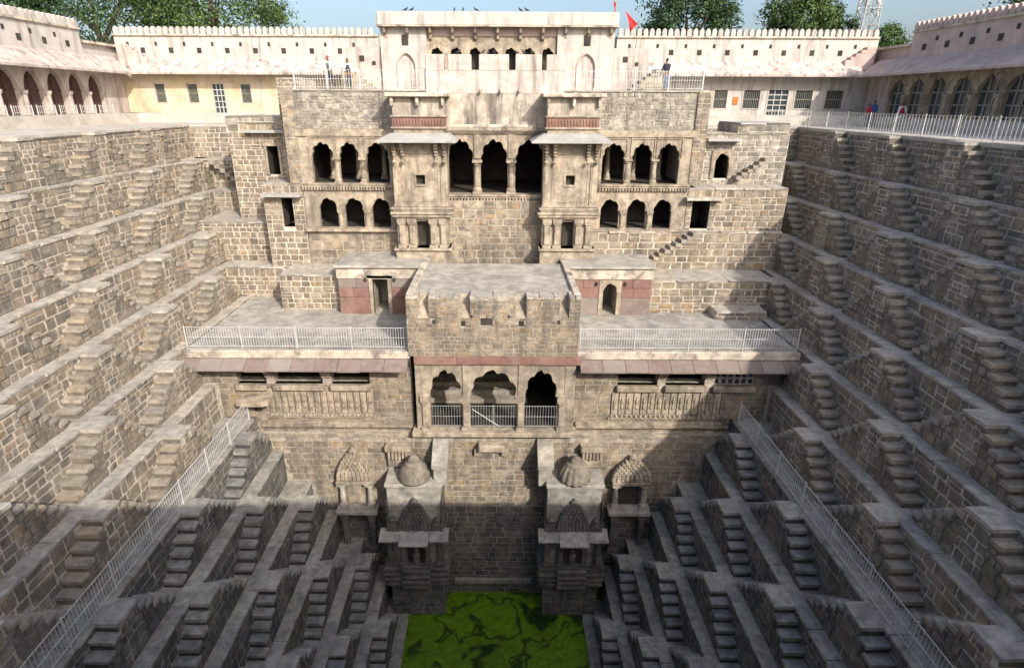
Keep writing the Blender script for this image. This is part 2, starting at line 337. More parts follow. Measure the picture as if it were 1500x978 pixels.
def tier(k, side):
    r = random.Random(100 * k + side)
    Wk = (WR if side > 0 else WL); x = Wk[k] * side; xo = (Wk[k - 1] if k else Wk[0] + 1.0) * side
    z1, z0 = zl(k), zl(k + 1); ye = yend(k); yn = ynear(k); yv = max(yn, yview(k, side, Wk[k]))
    H = z1 - z0; dark_set = k >= 7  # lower tiers take the darker materials
    st, mo, sb, sp, ri = ('dark_stone', 'dark_mortar', 'dark_slab', 'dark_step', 'dark_riser_shade') if dark_set else ('stone', 'mortar', 'slab', 'step_stone', 'riser_shade')
    sc = r.uniform(.85, 1.22)
    sidew = 'shaded' if side > 0 else 'sunlit'
    where = ('topmost tier under the terrace' if k == 0 else ('lowest ledge at the waterline' if k == 13 else ORD[k] + ' tier below the terrace'))
    T = Thing('retaining_wall', f'stone retaining wall with zigzag stairs on the {sidew} side, {where}', 'wall', (x, (ye + yv) / 2, z0), 'tiers of zigzag stairs round the well')
    b = MB(); b.box(x, xo + side * .5, yn - 1.0, ye + 1.4, z0 - .35, z1 - .09); T.part('wall_core', b, mo)
    # ledge: separate slabs in view, one plain strip towards the near end
    if k:
        b = MB(); b.box(x - side * .05, xo + side * .04, yn - .8, yv, z1 - .085, z1 - .005); T.part('ledge', b, sb)
        y = yv
        yl = 33.9 if k == 5 else ye
        while y < yl:
            l = r.uniform(.9, 2.1); y2 = min(y + l, yl)
            if yl - y2 < .5: y2 = yl
            dz = r.uniform(-.012, .012)
            xa, xb = sorted((x - side * (.05 + r.uniform(-.015, .02)), xo + side * .04))
            block(T, 'paving_slab', sb, xa, xb, y + .01, y2 - .012, z1 - .1 + dz, z1 + dz, r=r)
            y = y2
    ph = 21.3 if k % 2 == 0 else 23.85
    bumps = [ph + 5.1 * n for n in range(-5, 6)]
    bumps = [c for c in bumps if yv + .2 < c + 1.5 and c + PW / 2 < ye - .05 and c - PW / 2 > yn + .6]
    if k == 13: bumps = []
    rise = H / NR
    def prof(y):                                           # height of the stairs above z0
        h = 0.0
        for c in bumps:
            d = abs(y - c)
            if d <= PW / 2: return H
            i = int((d - PW / 2) / TR) + 1
            if i < NR: h = max(h, H - i * rise)
        return h
    ax = (0, -1, 0) if side > 0 else (0, 1, 0); nr = (-side, 0, 0)
    L = ye - yv; org = (x, ye, z0) if side > 0 else (x, yv, z0)
    toy = (lambda u: ye - u) if side > 0 else (lambda u: yv + u)
    masonry(T, org, ax, nr, L, H - .1, st, r, bot=lambda u: max(0, prof(toy(u)) - .2), cap=290, wr=(.28 * sc, 1.08 * sc), hr=(.3 * sc, .58 * sc), split=.28, gap=.036)
    for c in bumps:
        poly = [(c - PW / 2, z1 - .13), (c + PW / 2, z1 - .13)]
        for sg in (1, -1):
            seq = []
            for i in range(1, NR):
                zt = z1 - i * rise - .06
                ya, yb = c + sg * (PW / 2 + (i - 1) * TR), c + sg * (PW / 2 + i * TR)
                seq += [(min(ya, ye), zt), (min(yb, ye), zt)]
            seq += [(seq[-1][0], z0 - .1)]
            poly = poly + seq if sg > 0 else seq[::-1] + poly
        # outline with repeated points removed
        pl = []
        for p in poly:
            if not pl or abs(p[0] - pl[-1][0]) + abs(p[1] - pl[-1][1]) > 1e-4: pl.append(p)
        xi, xf = x + side * .03, x - side * SW
        b = MB(); b.prism(pl, lambda u, v, d: (d, u, v), xi, xf + side * .02)
        b.mi = 1; b.prism([(c - PW / 2 - .1, z0), (c + PW / 2 + .1, z0), (c + PW / 2 - .05, z1 - .2), (c - PW / 2 + .05, z1 - .2)], lambda u, v, d: (d, u, v), xf + side * .05, xf + side * .012); core = T.part('staircase', b, [ri, mo])
        xa, xb = sorted((x + side * .02, xf - side * .04))
        block(T, 'landing', sb, xa, xb, c - PW / 2 - .02, c + PW / 2 + .02, z1 - .13, z1 + r.uniform(.004, .016), core, r=r)
        for sg in (1, -1):
            for i in range(1, NR):
                ya, yb = c + sg * (PW / 2 + (i - 1) * TR - .02), c + sg * (PW / 2 + i * TR + .035)
                if max(ya, yb) > ye + .02: continue
                zt = z1 - i * rise + r.uniform(-.022, .022)
                xa, xb = sorted((x + side * .02, xf - side * r.uniform(-.02, .07)))
                block(T, 'step', sp, xa, xb, min(ya, yb), max(ya, yb), zt - r.uniform(.12, .18), zt, core, r.uniform(-.035, .035), r=r, tilt=r.uniform(-.03, .03))
        lo, hi = c - PW / 2 - (NR - 1) * TR, min(c + PW / 2 + (NR - 1) * TR, ye)
        def top(u, lo=lo, hi=hi, c=c):
            y = (hi - u) if side > 0 else (lo + u)
            d = abs(y - c); i = 0 if d <= PW / 2 else int((d - PW / 2) / TR) + 1
            return H - i * rise - (.15 if i == 0 else .17)
        masonry(T, (xf + side * .02, hi if side > 0 else lo, z0), ax, nr, hi - lo, H, st, r, wr=(.26 * sc, .64 * sc), hr=(.28 * sc, .48 * sc), split=.2, gap=.035, top=top, proud=(.01, .035), parent=core)
    return T
for k in range(14):
    for side in (-1, 1): tier(k, side)
# near side of the well, under the camera
for k in range(14):
    T = Thing('near_retaining_wall', f'plain stone tier under the viewing terrace, {ORD[k]} from the top', 'wall', (0, ynear(k), zl(k + 1)), 'tiers under the viewing terrace')
    b = MB(); b.box(-WL[k], WR[k], (ynear(k - 1) if k else 0) - .6, ynear(k), zl(k + 1) - .3, zl(k) - .005 * (k > 0) - .1 * (k == 0)); T.part('wall_core', b, 'dark_mortar' if k > 6 else 'mortar')

# ------------------------------------------------------------------ ground, terrace, water
def ring(name, outer, inner, z0, z1, m):
    (a0, a1, c0, c1), (b0, b1, d0, d1) = outer, inner
    b = MB()
    for x0, x1, y0, y1 in ((a0, a1, c0, d0), (a0, a1, d1, c1), (a0, b0, d0, d1), (b1, a1, d0, d1)): b.box(x0, x1, y0, y1, z0, z1)
    o = solo(name, b, m, None, None, kind='structure'); return o
ring('ground', (-2500, 2500, -1500, 4500), (-30, 30, -9, 50), -.6, -.05, 'earth')
b = MB()
for x0, x1, y0, y1 in ((-30, 30, -9, 1.0), (-30, -WL[0] + .06, 1.0, 42.0), (WR[0] - .06, 30, 1.0, 42.0), (-30, -10.5, 42.0, 50), (10.5, 30, 42.0, 50), (-10.5, 10.5, 45, 50)):
    b.box(x0, x1, y0, y1, .08, .25)
solo('terrace', b, 'paving', None, None, kind='structure')
b = MB(); b.box(-7, 7, 17, 25.7, -25, -24.42); solo('water', b, 'algae_water', None, None, kind='structure')
b = MB(); b.box(-26, 26, -2, 46, -27, -26); solo('pit_floor', b, 'dark_mortar', None, None, kind='structure')
# coping stones along the terrace edge
for side in (-1, 1):
    r = random.Random(side + 50); Wk = WL if side < 0 else WR
    T = Thing('coping', f'row of pale coping slabs along the terrace edge on the {"shaded" if side > 0 else "sunlit"} side', 'coping', (side * Wk[0], 30, .25), 'coping rows along the terrace edge')
    y = 15.0
    while y < 42:
        l = r.uniform(1.2, 2.4); y2 = min(42, y + l)
        xa, xb = sorted((side * (Wk[0] - .12), side * (Wk[0] + .75)))
        block(T, 'coping_slab', 'paving', xa, xb, y + .01, y2 - .01, .14, .285 + r.uniform(-.01, .01), r=r); y = y2
    b = MB(); xa, xb = sorted((side * (Wk[0] - .1), side * (Wk[0] + .7))); b.box(xa, xb, 1.1, 15, .14, .28); T.part('coping_strip', b, 'paving')

# ------------------------------------------------------------------ back corners beside the palace
def stone_block(name, label, x0, x1, yf, yb, z0, z1, r, st='stone', mo='mortar', wr=(.3, .75), hr=(.25, .42), holes=(), cap=300, slab='slab', over=.06, square=False, top_t=.1, cat='wall', bot=None):
    """a walled mass: masonry on its front face, slabs on top; holes are (x0, x1, z0, z1) in the world"""
    T = Thing(name, label, cat, ((x0 + x1) / 2, yf, z0))
    b = MB()
    if holes:
        hx0, hx1, hz0, hz1 = holes[0]; d = min(3.0, yb - yf)
        b.box(x0, hx0, yf, yf + d, z0, z1 - top_t); b.box(hx1, x1, yf, yf + d, z0, z1 - top_t); b.box(hx0, hx1, yf, yf + d, hz1, z1 - top_t)
        if hz0 > z0 + .02: b.box(hx0, hx1, yf, yf + d, z0, hz0)
        if yb > yf + d: b.box(x0, x1, yf + d, yb, z0, z1 - top_t)
    else: b.box(x0, x1, yf, yb, z0, z1 - top_t)
    T.part('wall_core', b, mo)
    if holes: room(T, hx0 + .01, hx1 - .01, yf + .12, yf + d - .15, hz0, hz1, name='doorway')  # near-black lining paints in the doorway's inner shade
    masonry(T, (0, yf, z0), (1, 0, 0), (0, -1, 0), x1 - x0, z1 - z0 - top_t, st, r, wr=wr, hr=hr, holes=[(h[0], h[1], h[2] - z0, h[3] - z0) for h in holes], cap=cap, x0=x0, square=square, bot=bot)
    if slab:
        x = x0
        while x < x1 - .01:
            x2 = min(x1, x + r.uniform(.9, 1.8)); x2 = x1 if x1 - x2 < .4 else x2
            block(T, 'top_slab', slab, x + .008, x2 - .008, yf - over, yb, z1 - top_t, z1 + r.uniform(-.012, .012), r=r); x = x2
    return T
rb = random.Random(5)
def flight(T, x0, z0, dx, rise, n, yf, depth, m='step_stone', r=rb):
    """steps climbing along a back wall from x0 in direction dx"""
    for i in range(n):
        xa, xb = sorted((x0 + dx * i, x0 + dx * (i + 1) + (.03 if dx > 0 else -.03)))
        block(T, 'step', m, xa, xb, yf - depth, yf + .05, z0 + rise * i, z0 + rise * (i + 1) + r.uniform(-.012, .012), r=r)
# sunlit corner
T = stone_block('corner_wall', 'tall stone corner wall under the terrace edge beside the ochre wing', -21.3, -11.6, YB[0], 44.5, -1.87, .22, rb, slab=None)
T = stone_block('corner_wall', 'sunlit corner wall with a short flight of steps beside a dark doorway', -20.2, -11.5, YB[1], 42.2, -3.74, -1.87, rb)
flight(T, -17.0, -3.74, -.33, .26, 7, YB[1], .7)
T = stone_block('corner_wall', 'broad sunlit corner wall two ledges above the red stone hut', -19.3, -11.2, YB[2], 40.9, -5.61, -3.74, rb)
T = stone_block('corner_wall', 'long sunlit wall with pale coping above the rubble corner ledge', -18.4, -10.9, YB[3], 39.4, -7.48, -5.05, rb, st='facade_stone')
T = stone_block('corner_wall', 'rough yellowish corner wall behind the railed roof terrace on the sunlit side', -16.9, -10.6, YB[4], 36.8, -9.6, -7.48, rb, st='facade_stone')
T = stone_block('corner_wall', 'wall block in front of the corner ledge abutting the red stone hut', -12.4, -9.05, 31.6, 34.2, -9.6, -7.3, rb, st='facade_stone')
T = stone_block('door_block', 'recessed stone block with a tall dark doorway beside the upper arcade', -16.2, -11.3, 36.6, 40.9, -5.2, .6, rb, holes=[(-14.0, -13.32, -2.4, -.75)], st='facade_stone', cat='building')
b = MB(); b.box(-15.1, -11.1, 36.1, 36.62, .02, .18); T.part('door_canopy', b, 'grey_slab')
b = MB(); b.box(-14.14, -14.0, 36.5, 36.8, -2.4, -.62); b.box(-13.32, -13.18, 36.5, 36.8, -2.4, -.62); b.box(-14.25, -13.05, 36.48, 36.8, -.74, -.56); T.part('door_frame', b, 'sandstone')
T = stone_block('pier', 'narrow stone pier rising beside the upper terrace railing at the ochre wing', -12.6, -11.15, 35.6, 38.2, -2.7, 3.0, rb, st='facade_stone', wr=(.2, .5), hr=(.16, .3), cap=0, cat='pier')
T = stone_block('plinth_block', 'grey stone parapet block on the terrace corner below the ochre wing', -16.6, -13.1, 37.4, 40.8, .2, .95, rb, st='pale_rubble', cap=60, cat='block')
T = stone_block('door_block', 'low stone block with a cusped doorway under a slab canopy beside the lower arcade', -13.6, -11.3, 34.0, 36.9, -7.9, -2.62, rb, holes=[(-12.62, -11.95, -5.1, -3.42)], st='facade_stone', cat='building')
b = MB(); b.box(-13.5, -11.3, 33.45, 34.05, -3.3, -3.16); T.part('door_canopy', b, 'grey_slab')
# shaded corner
T = stone_block('corner_wall', 'dark corner wall under the terrace on the shaded side', 11.0, 20.6, YB[0], 44.5, -1.87, .22, rb, slab=None)
T = stone_block('corner_wall', 'second corner wall below the terrace on the shaded side', 11.0, 19.6, 39.3, 42.2, -3.74, -1.87, rb)
T = stone_block('corner_wall', 'corner wall at the third ledge on the shaded side', 11.0, 18.5, 37.6, 39.5, -5.61, -3.74, rb)
T = stone_block('pale_block', 'solid pale plastered block at the corner above the dark step flight', 14.0, 17.0, 36.0, 39.5, -1.4, .7, rb, st='pale_rubble', mo='stained_concrete', wr=(.9, 1.8), hr=(.6, 1.0), slab='grey_slab', cat='block', square=True)
T = stone_block('door_block', 'sunlit stone block with an arched doorway and slab canopy beside the upper arcade', 10.6, 16.9, 35.6, 38.0, -3.1, .15, rb, holes=[(12.7, 13.6, -2.4, -.95)], st='pale_rubble', cat='building', wr=(.35, .9), hr=(.25, .45))
b = MB(); b.box(12.0, 13.95, 35.0, 35.65, -.28, -.12); T.part('door_canopy', b, 'grey_slab')
flight(T, 13.9, -2.4, .3, .2, 6, 35.6, .6); DOORT = T
T = stone_block('door_block', 'low stone block with a tall dark doorway above the diagonal step flight', 10.9, 16.6, 34.0, 36.0, -5.3, -2.75, rb, holes=[(11.2, 12.25, -5.1, -3.42)], st='facade_stone', cat='building')
b = MB(); b.box(10.7, 12.8, 33.45, 34.05, -3.4, -3.24); T.part('door_canopy', b, 'slab')
T = stone_block('corner_wall', 'sunlit ashlar wall carrying a diagonal flight of dark steps', 5.4, 16.6, 33.7, 37.8, -7.48, -5.2, rb, st='facade_stone', wr=(.5, 1.1), hr=(.35, .5))
flight(T, 8.7, -6.95, .3, .2, 9, 33.7, .75)
T = stone_block('corner_wall', 'wall with yellow stones behind the railed roof terrace on the shaded side', 8.4, 15.6, 31.3, 34.4, -9.6, -7.48, rb, st='facade_stone', wr=(.4, 1.0), hr=(.3, .5))
T = stone_block('stone_bench', 'low stone platform in the corner of the roof terrace on the shaded side', 12.0, 14.8, 30.2, 31.3, -9.5, -8.9, rb, st='stone', cat='platform')
# ------------------------------------------------------------------ arches, columns, railings
def FY(y0): return lambda u, v, d: (u, y0 + d, v)
def FX(x0, s): return lambda u, v, d: (x0 + s * d, u, v)
def curve(a, b, vs, va, lobes=9, n=44):
    c, hw, h = (a + b) / 2, (b - a) / 2, va - vs; out = []
    for i in range(n + 1):
        f = math.pi * i / n
        m = 1.0 if not lobes else .885 + .115 * abs(math.sin(lobes * f / 2))
        pk = .07 * math.exp(-((f - math.pi / 2) / .1) ** 2) if lobes else .05 * math.exp(-((f - math.pi / 2) / .25) ** 2)
        out.append((c + hw * m * math.cos(f), vs + h * m * (math.sin(f) ** .9 if lobes else math.sin(f)) / 1.0 * (1 + pk)))
    return out
def arch(mb, F, u0, u1, v0, a, b, vs, va, v1, th, lobes=9):
    """one bay: piers u0..a and b..u1, an arched opening a..b, solid above to v1"""
    if a - u0 > .005: mb.box(u0, a, v0, vs, 0, th, lambda u, v, d: F(u, v, d))
    if u1 - b > .005: mb.box(b, u1, v0, vs, 0, th, lambda u, v, d: F(u, v, d))
    cv = curve(a, b, vs, va, lobes); c = (a + b) / 2; ol = []
    for i, (u, v) in enumerate(cv):
        dx, dy = u - c, max(v - vs, 0)
        cand = []
        if dx > 1e-6: cand.append((u1 - c) / dx)
        if dx < -1e-6: cand.append((u0 - c) / dx)
        if dy > 1e-6: cand.append((v1 - vs) / dy)
        k = min(cand); ol.append([c + dx * k, vs + dy * k])
    for cx in (u1, u0):       # snap the nearest point to each top corner
        j = min(range(len(ol)), key=lambda i: (ol[i][0] - cx) ** 2 + (ol[i][1] - v1) ** 2); ol[j] = [cx, v1]
    n = len(cv); vsx = [F(u, v, 0) for u, v in cv] + [F(u, v, 0) for u, v in ol] + [F(u, v, th) for u, v in cv] + [F(u, v, th) for u, v in ol]
    fs = []
    for i in range(n - 1):
        fs += [(i, i + 1, n + i + 1, n + i), (2 * n + i, 3 * n + i, 3 * n + i + 1, 2 * n + i + 1), (i, 2 * n + i, 2 * n + i + 1, i + 1), (n + i, n + i + 1, 3 * n + i + 1, 3 * n + i)]
    fs += [(0, n, 3 * n, 2 * n), (n - 1, 3 * n - 1, 4 * n - 1, 2 * n - 1)]
    return mb.add(vsx, fs)
def column(x, y, z0, z1, r):
    h = z1 - z0; b = MB()
    b.box(x - r * 1.35, x + r * 1.35, y - r * 1.35, y + r * 1.35, z0, z0 + .07 * h)
    b.lathe([(r * 1.2, .07 * h), (r * 1.35, .1 * h), (r * 1.25, .15 * h), (r * .85, .2 * h), (r * 1.0, .24 * h), (r * .95, .45 * h), (r * .74, .78 * h), (r * .72, .82 * h), (r * 1.1, .85 * h), (r * .9, .88 * h), (r * 1.25, .93 * h)], (x, y, z0), 10)
    b.box(x - r * 1.4, x + r * 1.4, y - r * 1.4, y + r * 1.4, z0 + .93 * h, z1)
    return b
def square_column(x, y, z0, z1, w):
    b = MB(); h = z1 - z0
    b.box(x - w * .7, x + w * .7, y - w * .7, y + w * .7, z0, z0 + .1 * h); b.cbox(x - w * .5, x + w * .5, y - w * .5, y + w * .5, z0 + .1 * h, z0 + .8 * h, w * .12)
    b.box(x - w * .62, x + w * .62, y - w * .62, y + w * .62, z0 + .8 * h, z0 + .86 * h); b.box(x - w * .75, x + w * .75, y - w * .7, y + w * .7, z0 + .86 * h, z1)
    return b
def picket_mesh(h, m, w=.011):
    b = MB(); b.box(-w, w, -w, w, .05, h - .03); b.add([(-w, -w, h - .03), (w, -w, h - .03), (w, w, h - .03), (-w, w, h - .03), (0, 0, h + .03)], [(0, 1, 4), (1, 2, 4), (2, 3, 4), (3, 0, 4)])
    return b.mesh('picket', m)
def railing(label, A, B, h, posts, gap=.13, m='old_metal', cat='railing', group='metal railings', pw=.024, name='railing', rails=(.1, .52, .97), w=.009, rr=.013):
    A, B = Vector(A), Vector(B); L = (B - A).length; d = (B - A) / L
    T = Thing(name, label, cat, (A + B) / 2, group)
    pb = MB(); pb.cbox(-pw, pw, -pw, pw, -.02, h + .04, pw * .3); pm = pb.mesh('post', m)
    for i in range(posts + 1): T.inst('post', pm, Matrix.Translation(A + d * (L * i / posts)))
    for f in rails:
        b = MB(); b.tube([A + Vector((0, 0, h * f)), B + Vector((0, 0, h * f))], rr, 6); T.part('rail', b, m)
    pk = picket_mesh(h, m, w); n = int(L / gap)
    ang = math.atan2(d.y, d.x)
    for i in range(1, n):
        s = L * i / n
        if any(abs(s - L * j / posts) < .04 for j in range(posts + 1)): continue
        T.inst('picket', pk, Matrix.Translation(A + d * s) @ Matrix.Rotation(ang, 4, 'Z'))
    return T
def dentils(T, x0, x1, y, z0, z1, n, m, name='dentil_course'):
    b = MB(); b.box(x0, x1, y, y + .2, z0 + (z1 - z0) * .55, z1)
    for i in range(n):
        a = x0 + (x1 - x0) * (i + .2) / n; b.box(a, a + (x1 - x0) / n * .6, y + .03, y + .2, z0, z0 + (z1 - z0) * .56)
    T.part(name, b, m)
CXB = -.2
mir = lambda x: 2 * CXB - x

# ------------------------------------------------------------------ upper palace: two arcaded storeys
for sd in (-1, 1):
    r = random.Random(30 + sd)
    who = 'sunlit ochre wing' if sd < 0 else 'shaded corner'
    T = Thing('palace_arcade', f'two storeys of cusped stone arcades under rubble wall, towards the {who}', 'building', (-8.6 if sd < 0 else 8.2, 34, -7.4), 'arcaded palace halves')
    mx = (lambda x: x) if sd < 0 else mir
    so2 = lambda a, b: sorted((mx(a), mx(b)))
    F = FY(34)
    xa, xb = so2(-11.25, -5.6)
    # upper storey
    ups = [(-10.57, -9.30), (-9.03, -7.87), (-7.49, -6.21)]; cuts = [-11.25, -9.165, -7.68, -5.6]
    b = MB()
    for i, (a, c) in enumerate(ups):
        u0, u1 = so2(cuts[i], cuts[i + 1]); p, q = so2(a, c)
        # columns stand between the arches: piers only at the outer ends
        arch(b, F, u0, u1, -2.57, p, q, -1.2, -.36, -.02, .32)
    # remove nothing: piers between bays carry the columns in front
    T.part('arch_screen', b, 'sandstone')
    for x in (-9.165, -7.68):
        T.part('column', column(mx(x), 33.98, -2.57, -1.18, .15), 'sandstone', smooth=False)
    for x in (-10.0, -8.45, -6.9): T.part('inner_column', column(mx(x), 36.2, -2.57, -.5, .15), 'sandstone')
    for i, (a, c) in enumerate(ups):     # raised frame over each arch
        p, q = so2(a, c); b = MB(); b.box(p - .1, q + .1, 33.94, 34.02, -.12, -.06); b.box(p - .1, p - .04, 33.94, 34.02, -1.1, -.12); b.box(q + .04, q + .1, 33.94, 34.02, -1.1, -.12); T.part('arch_frame', b, 'sandstone')
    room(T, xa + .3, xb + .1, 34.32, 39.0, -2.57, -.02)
    b = MB(); b.box(xa - .05, xb + .1, 33.9, 34.4, -.02, .34); T.part('lintel_band', b, 'sandstone')
    b = MB(); b.box(xa, xb, 33.72, 34.3, -2.64, -2.57); T.part('floor_ledge', b, 'sandstone')
    dentils(T, xa - .02, xb, 33.78, -2.93, -2.64, 34, 'sandstone')
    # lower storey
    los = [(-10.45, -9.37), (-8.97, -7.86), (-7.38, -6.31)]; cuts = [-11.25, -9.17, -7.62, -5.6]
    b = MB()
    for i, (a, c) in enumerate(los):
        u0, u1 = so2(cuts[i], cuts[i + 1]); p, q = so2(a, c)
        arch(b, F, u0, u1, -5.12, p, q, -4.1, -3.42, -2.93, .3, 5)
    T.part('arch_screen', b, 'sandstone')
    for x in (-9.17, -7.62): T.part('column', square_column(mx(x), 34.0, -5.12, -4.05, .26), 'sandstone')
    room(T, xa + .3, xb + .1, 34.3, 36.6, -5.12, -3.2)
    b = MB(); b.box(xa, xb + .05, 33.7, 34.4, -5.3, -5.12); T.part('floor_ledge', b, 'sandstone')
    b = MB(); b.box(xa, xb, 34.0, 36.5, -7.9, -5.3); T.part('base_wall', b, 'facade_mortar')
    masonry(T, (0, 34.0, -7.9), (1, 0, 0), (0, -1, 0), xb - xa, 2.6, 'facade_stone', r, wr=(.5, 1.2), hr=(.35, .55), x0=xa, cap=150, gap=.025, square=True)
    # rubble wall above with drain slots
    xr0, xr1 = so2(-11.3, -2.9)
    b = MB(); b.box(xr0, xr1, 34.06, 36.0, .34, 2.3); T.part('upper_wall', b, 'facade_mortar')
    hol = [tuple(sorted((mx(c - .1), mx(c + .1)))) + (1.5, 2.0) for c in (-10.6, -8.6, -6.7)] + [tuple(sorted((mx(c - .1), mx(c + .1)))) + (.3, .5) for c in (-9.9, -8.3, -6.6)]
    masonry(T, (0, 34.06, .34), (1, 0, 0), (0, -1, 0), xr1 - xr0, 1.96, 'pale_rubble', r, wr=(.14, .6), hr=(.13, .34), x0=xr0, cap=120, holes=hol, gap=.025, split=.35)
    b = MB(); b.box(xr0, xr1, 33.98, 36.2, 2.3, 2.38); T.part('terrace_edge', b, 'concrete')
    b = MB(); b.box(*so2(-11.5, -4.5), 36.0, 38.2, 2.0, 2.36); T.part('roof_terrace', b, 'concrete')
    # end pier
    b = MB(); b.box(*so2(-11.9, -11.2), 33.94, 36.0, -2.6, 2.38); T.part('end_pier', b, 'facade_mortar')
    p0, p1 = so2(-11.9, -11.2); masonry(T, (0, 33.94, -2.6), (1, 0, 0), (0, -1, 0), p1 - p0, 4.9, 'facade_stone', r, wr=(.2, .45), hr=(.16, .3), x0=p0, cap=60, gap=.025)

# ------------------------------------------------------------------ centre of the palace: three great arches below a battered pink parapet
T = Thing('palace_centre', 'palace centre with three great dark cusped arches under a stained pink parapet', 'building', (CXB, 34.3, -7))
b = MB(); F = FY(34.3)
for u0, u1, a, c in ((-3.1, -1.245, -2.96, -1.45), (-1.245, .695, -1.05, .48), (.695, 2.75, .93, 2.56)): arch(b, F, u0, u1, -3.15, a, c, -1.35, -.2, .1, .35)
T.part('arch_screen', b, 'sandstone')
for x in (-1.245, .695): T.part('column', column(x, 34.28, -3.15, -1.3, .2), 'sandstone')
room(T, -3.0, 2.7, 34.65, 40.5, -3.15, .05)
b = MB(); b.box(-2.98, 2.6, 33.7, 34.6, -3.25, -3.15); T.part('floor_ledge', b, 'sandstone')
dentils(T, -2.96, 2.58, 33.78, -3.5, -3.25, 30, 'sandstone')
for x in (-1.245, .695): b = MB(); b.box(x - .18, x + .18, 34.22, 34.32, -1.2, .1); T.part('pilaster', b, 'sandstone')
b = MB(); n = 14                                      # swelling grey band over the arches
pr = [(34.22, .1), (33.98, .3), (33.9, .5), (33.95, .62), (34.4, .62), (34.4, .1)]
b.prism(pr, lambda u, v, d: (d, u, v), -3.0, 2.62); T.part('swelling_band', b, 'stained_concrete')
b = MB(); b.box(-2.95, 2.6, 33.98, 34.5, .62, 2.2); T.part('lower_plaster', b, 'stained_plaster')
b = MB(); b.box(-3.95, 3.5, 33.96, 34.45, 2.2, 3.35); T.part('upper_plaster', b, 'pink_plaster')
for a, c in ((-3.95, -2.97), (-2.75, -1.5), (-1.1, .5), (.85, 2.25), (2.5, 3.5)):
    b = MB(); b.cbox(a, c, 33.94, 34.4, 3.3, 4.1, .03); T.part('parapet_block', b, 'pink_plaster')
for x in (-1.0, .08, 1.1):
    b = MB(); b.tube([(x, 34.1, 2.42), (x, 33.7, 2.3)], [.1, .07], 8); T.part('drain_spout', b, 'stained_concrete')
b = MB(); b.box(-2.98, 2.6, 33.75, 36, -7.2, -3.5); T.part('recess_core', b, 'facade_mortar')
masonry(T, (0, 33.75, -7.2), (1, 0, 0), (0, -1, 0), 5.58, 3.7, 'facade_stone', random.Random(4), wr=(.35, .9), hr=(.3, .55), x0=-2.98, cap=300, gap=.03)
b = MB(); b.box(-11, 11, 34.5, 44, 1.9, 2.34); T.part('roof', b, 'concrete')
b = MB(); b.box(-11, 11, 40.7, 45, -3, 2.0); T.part('rear_mass', b, 'stained_plaster')

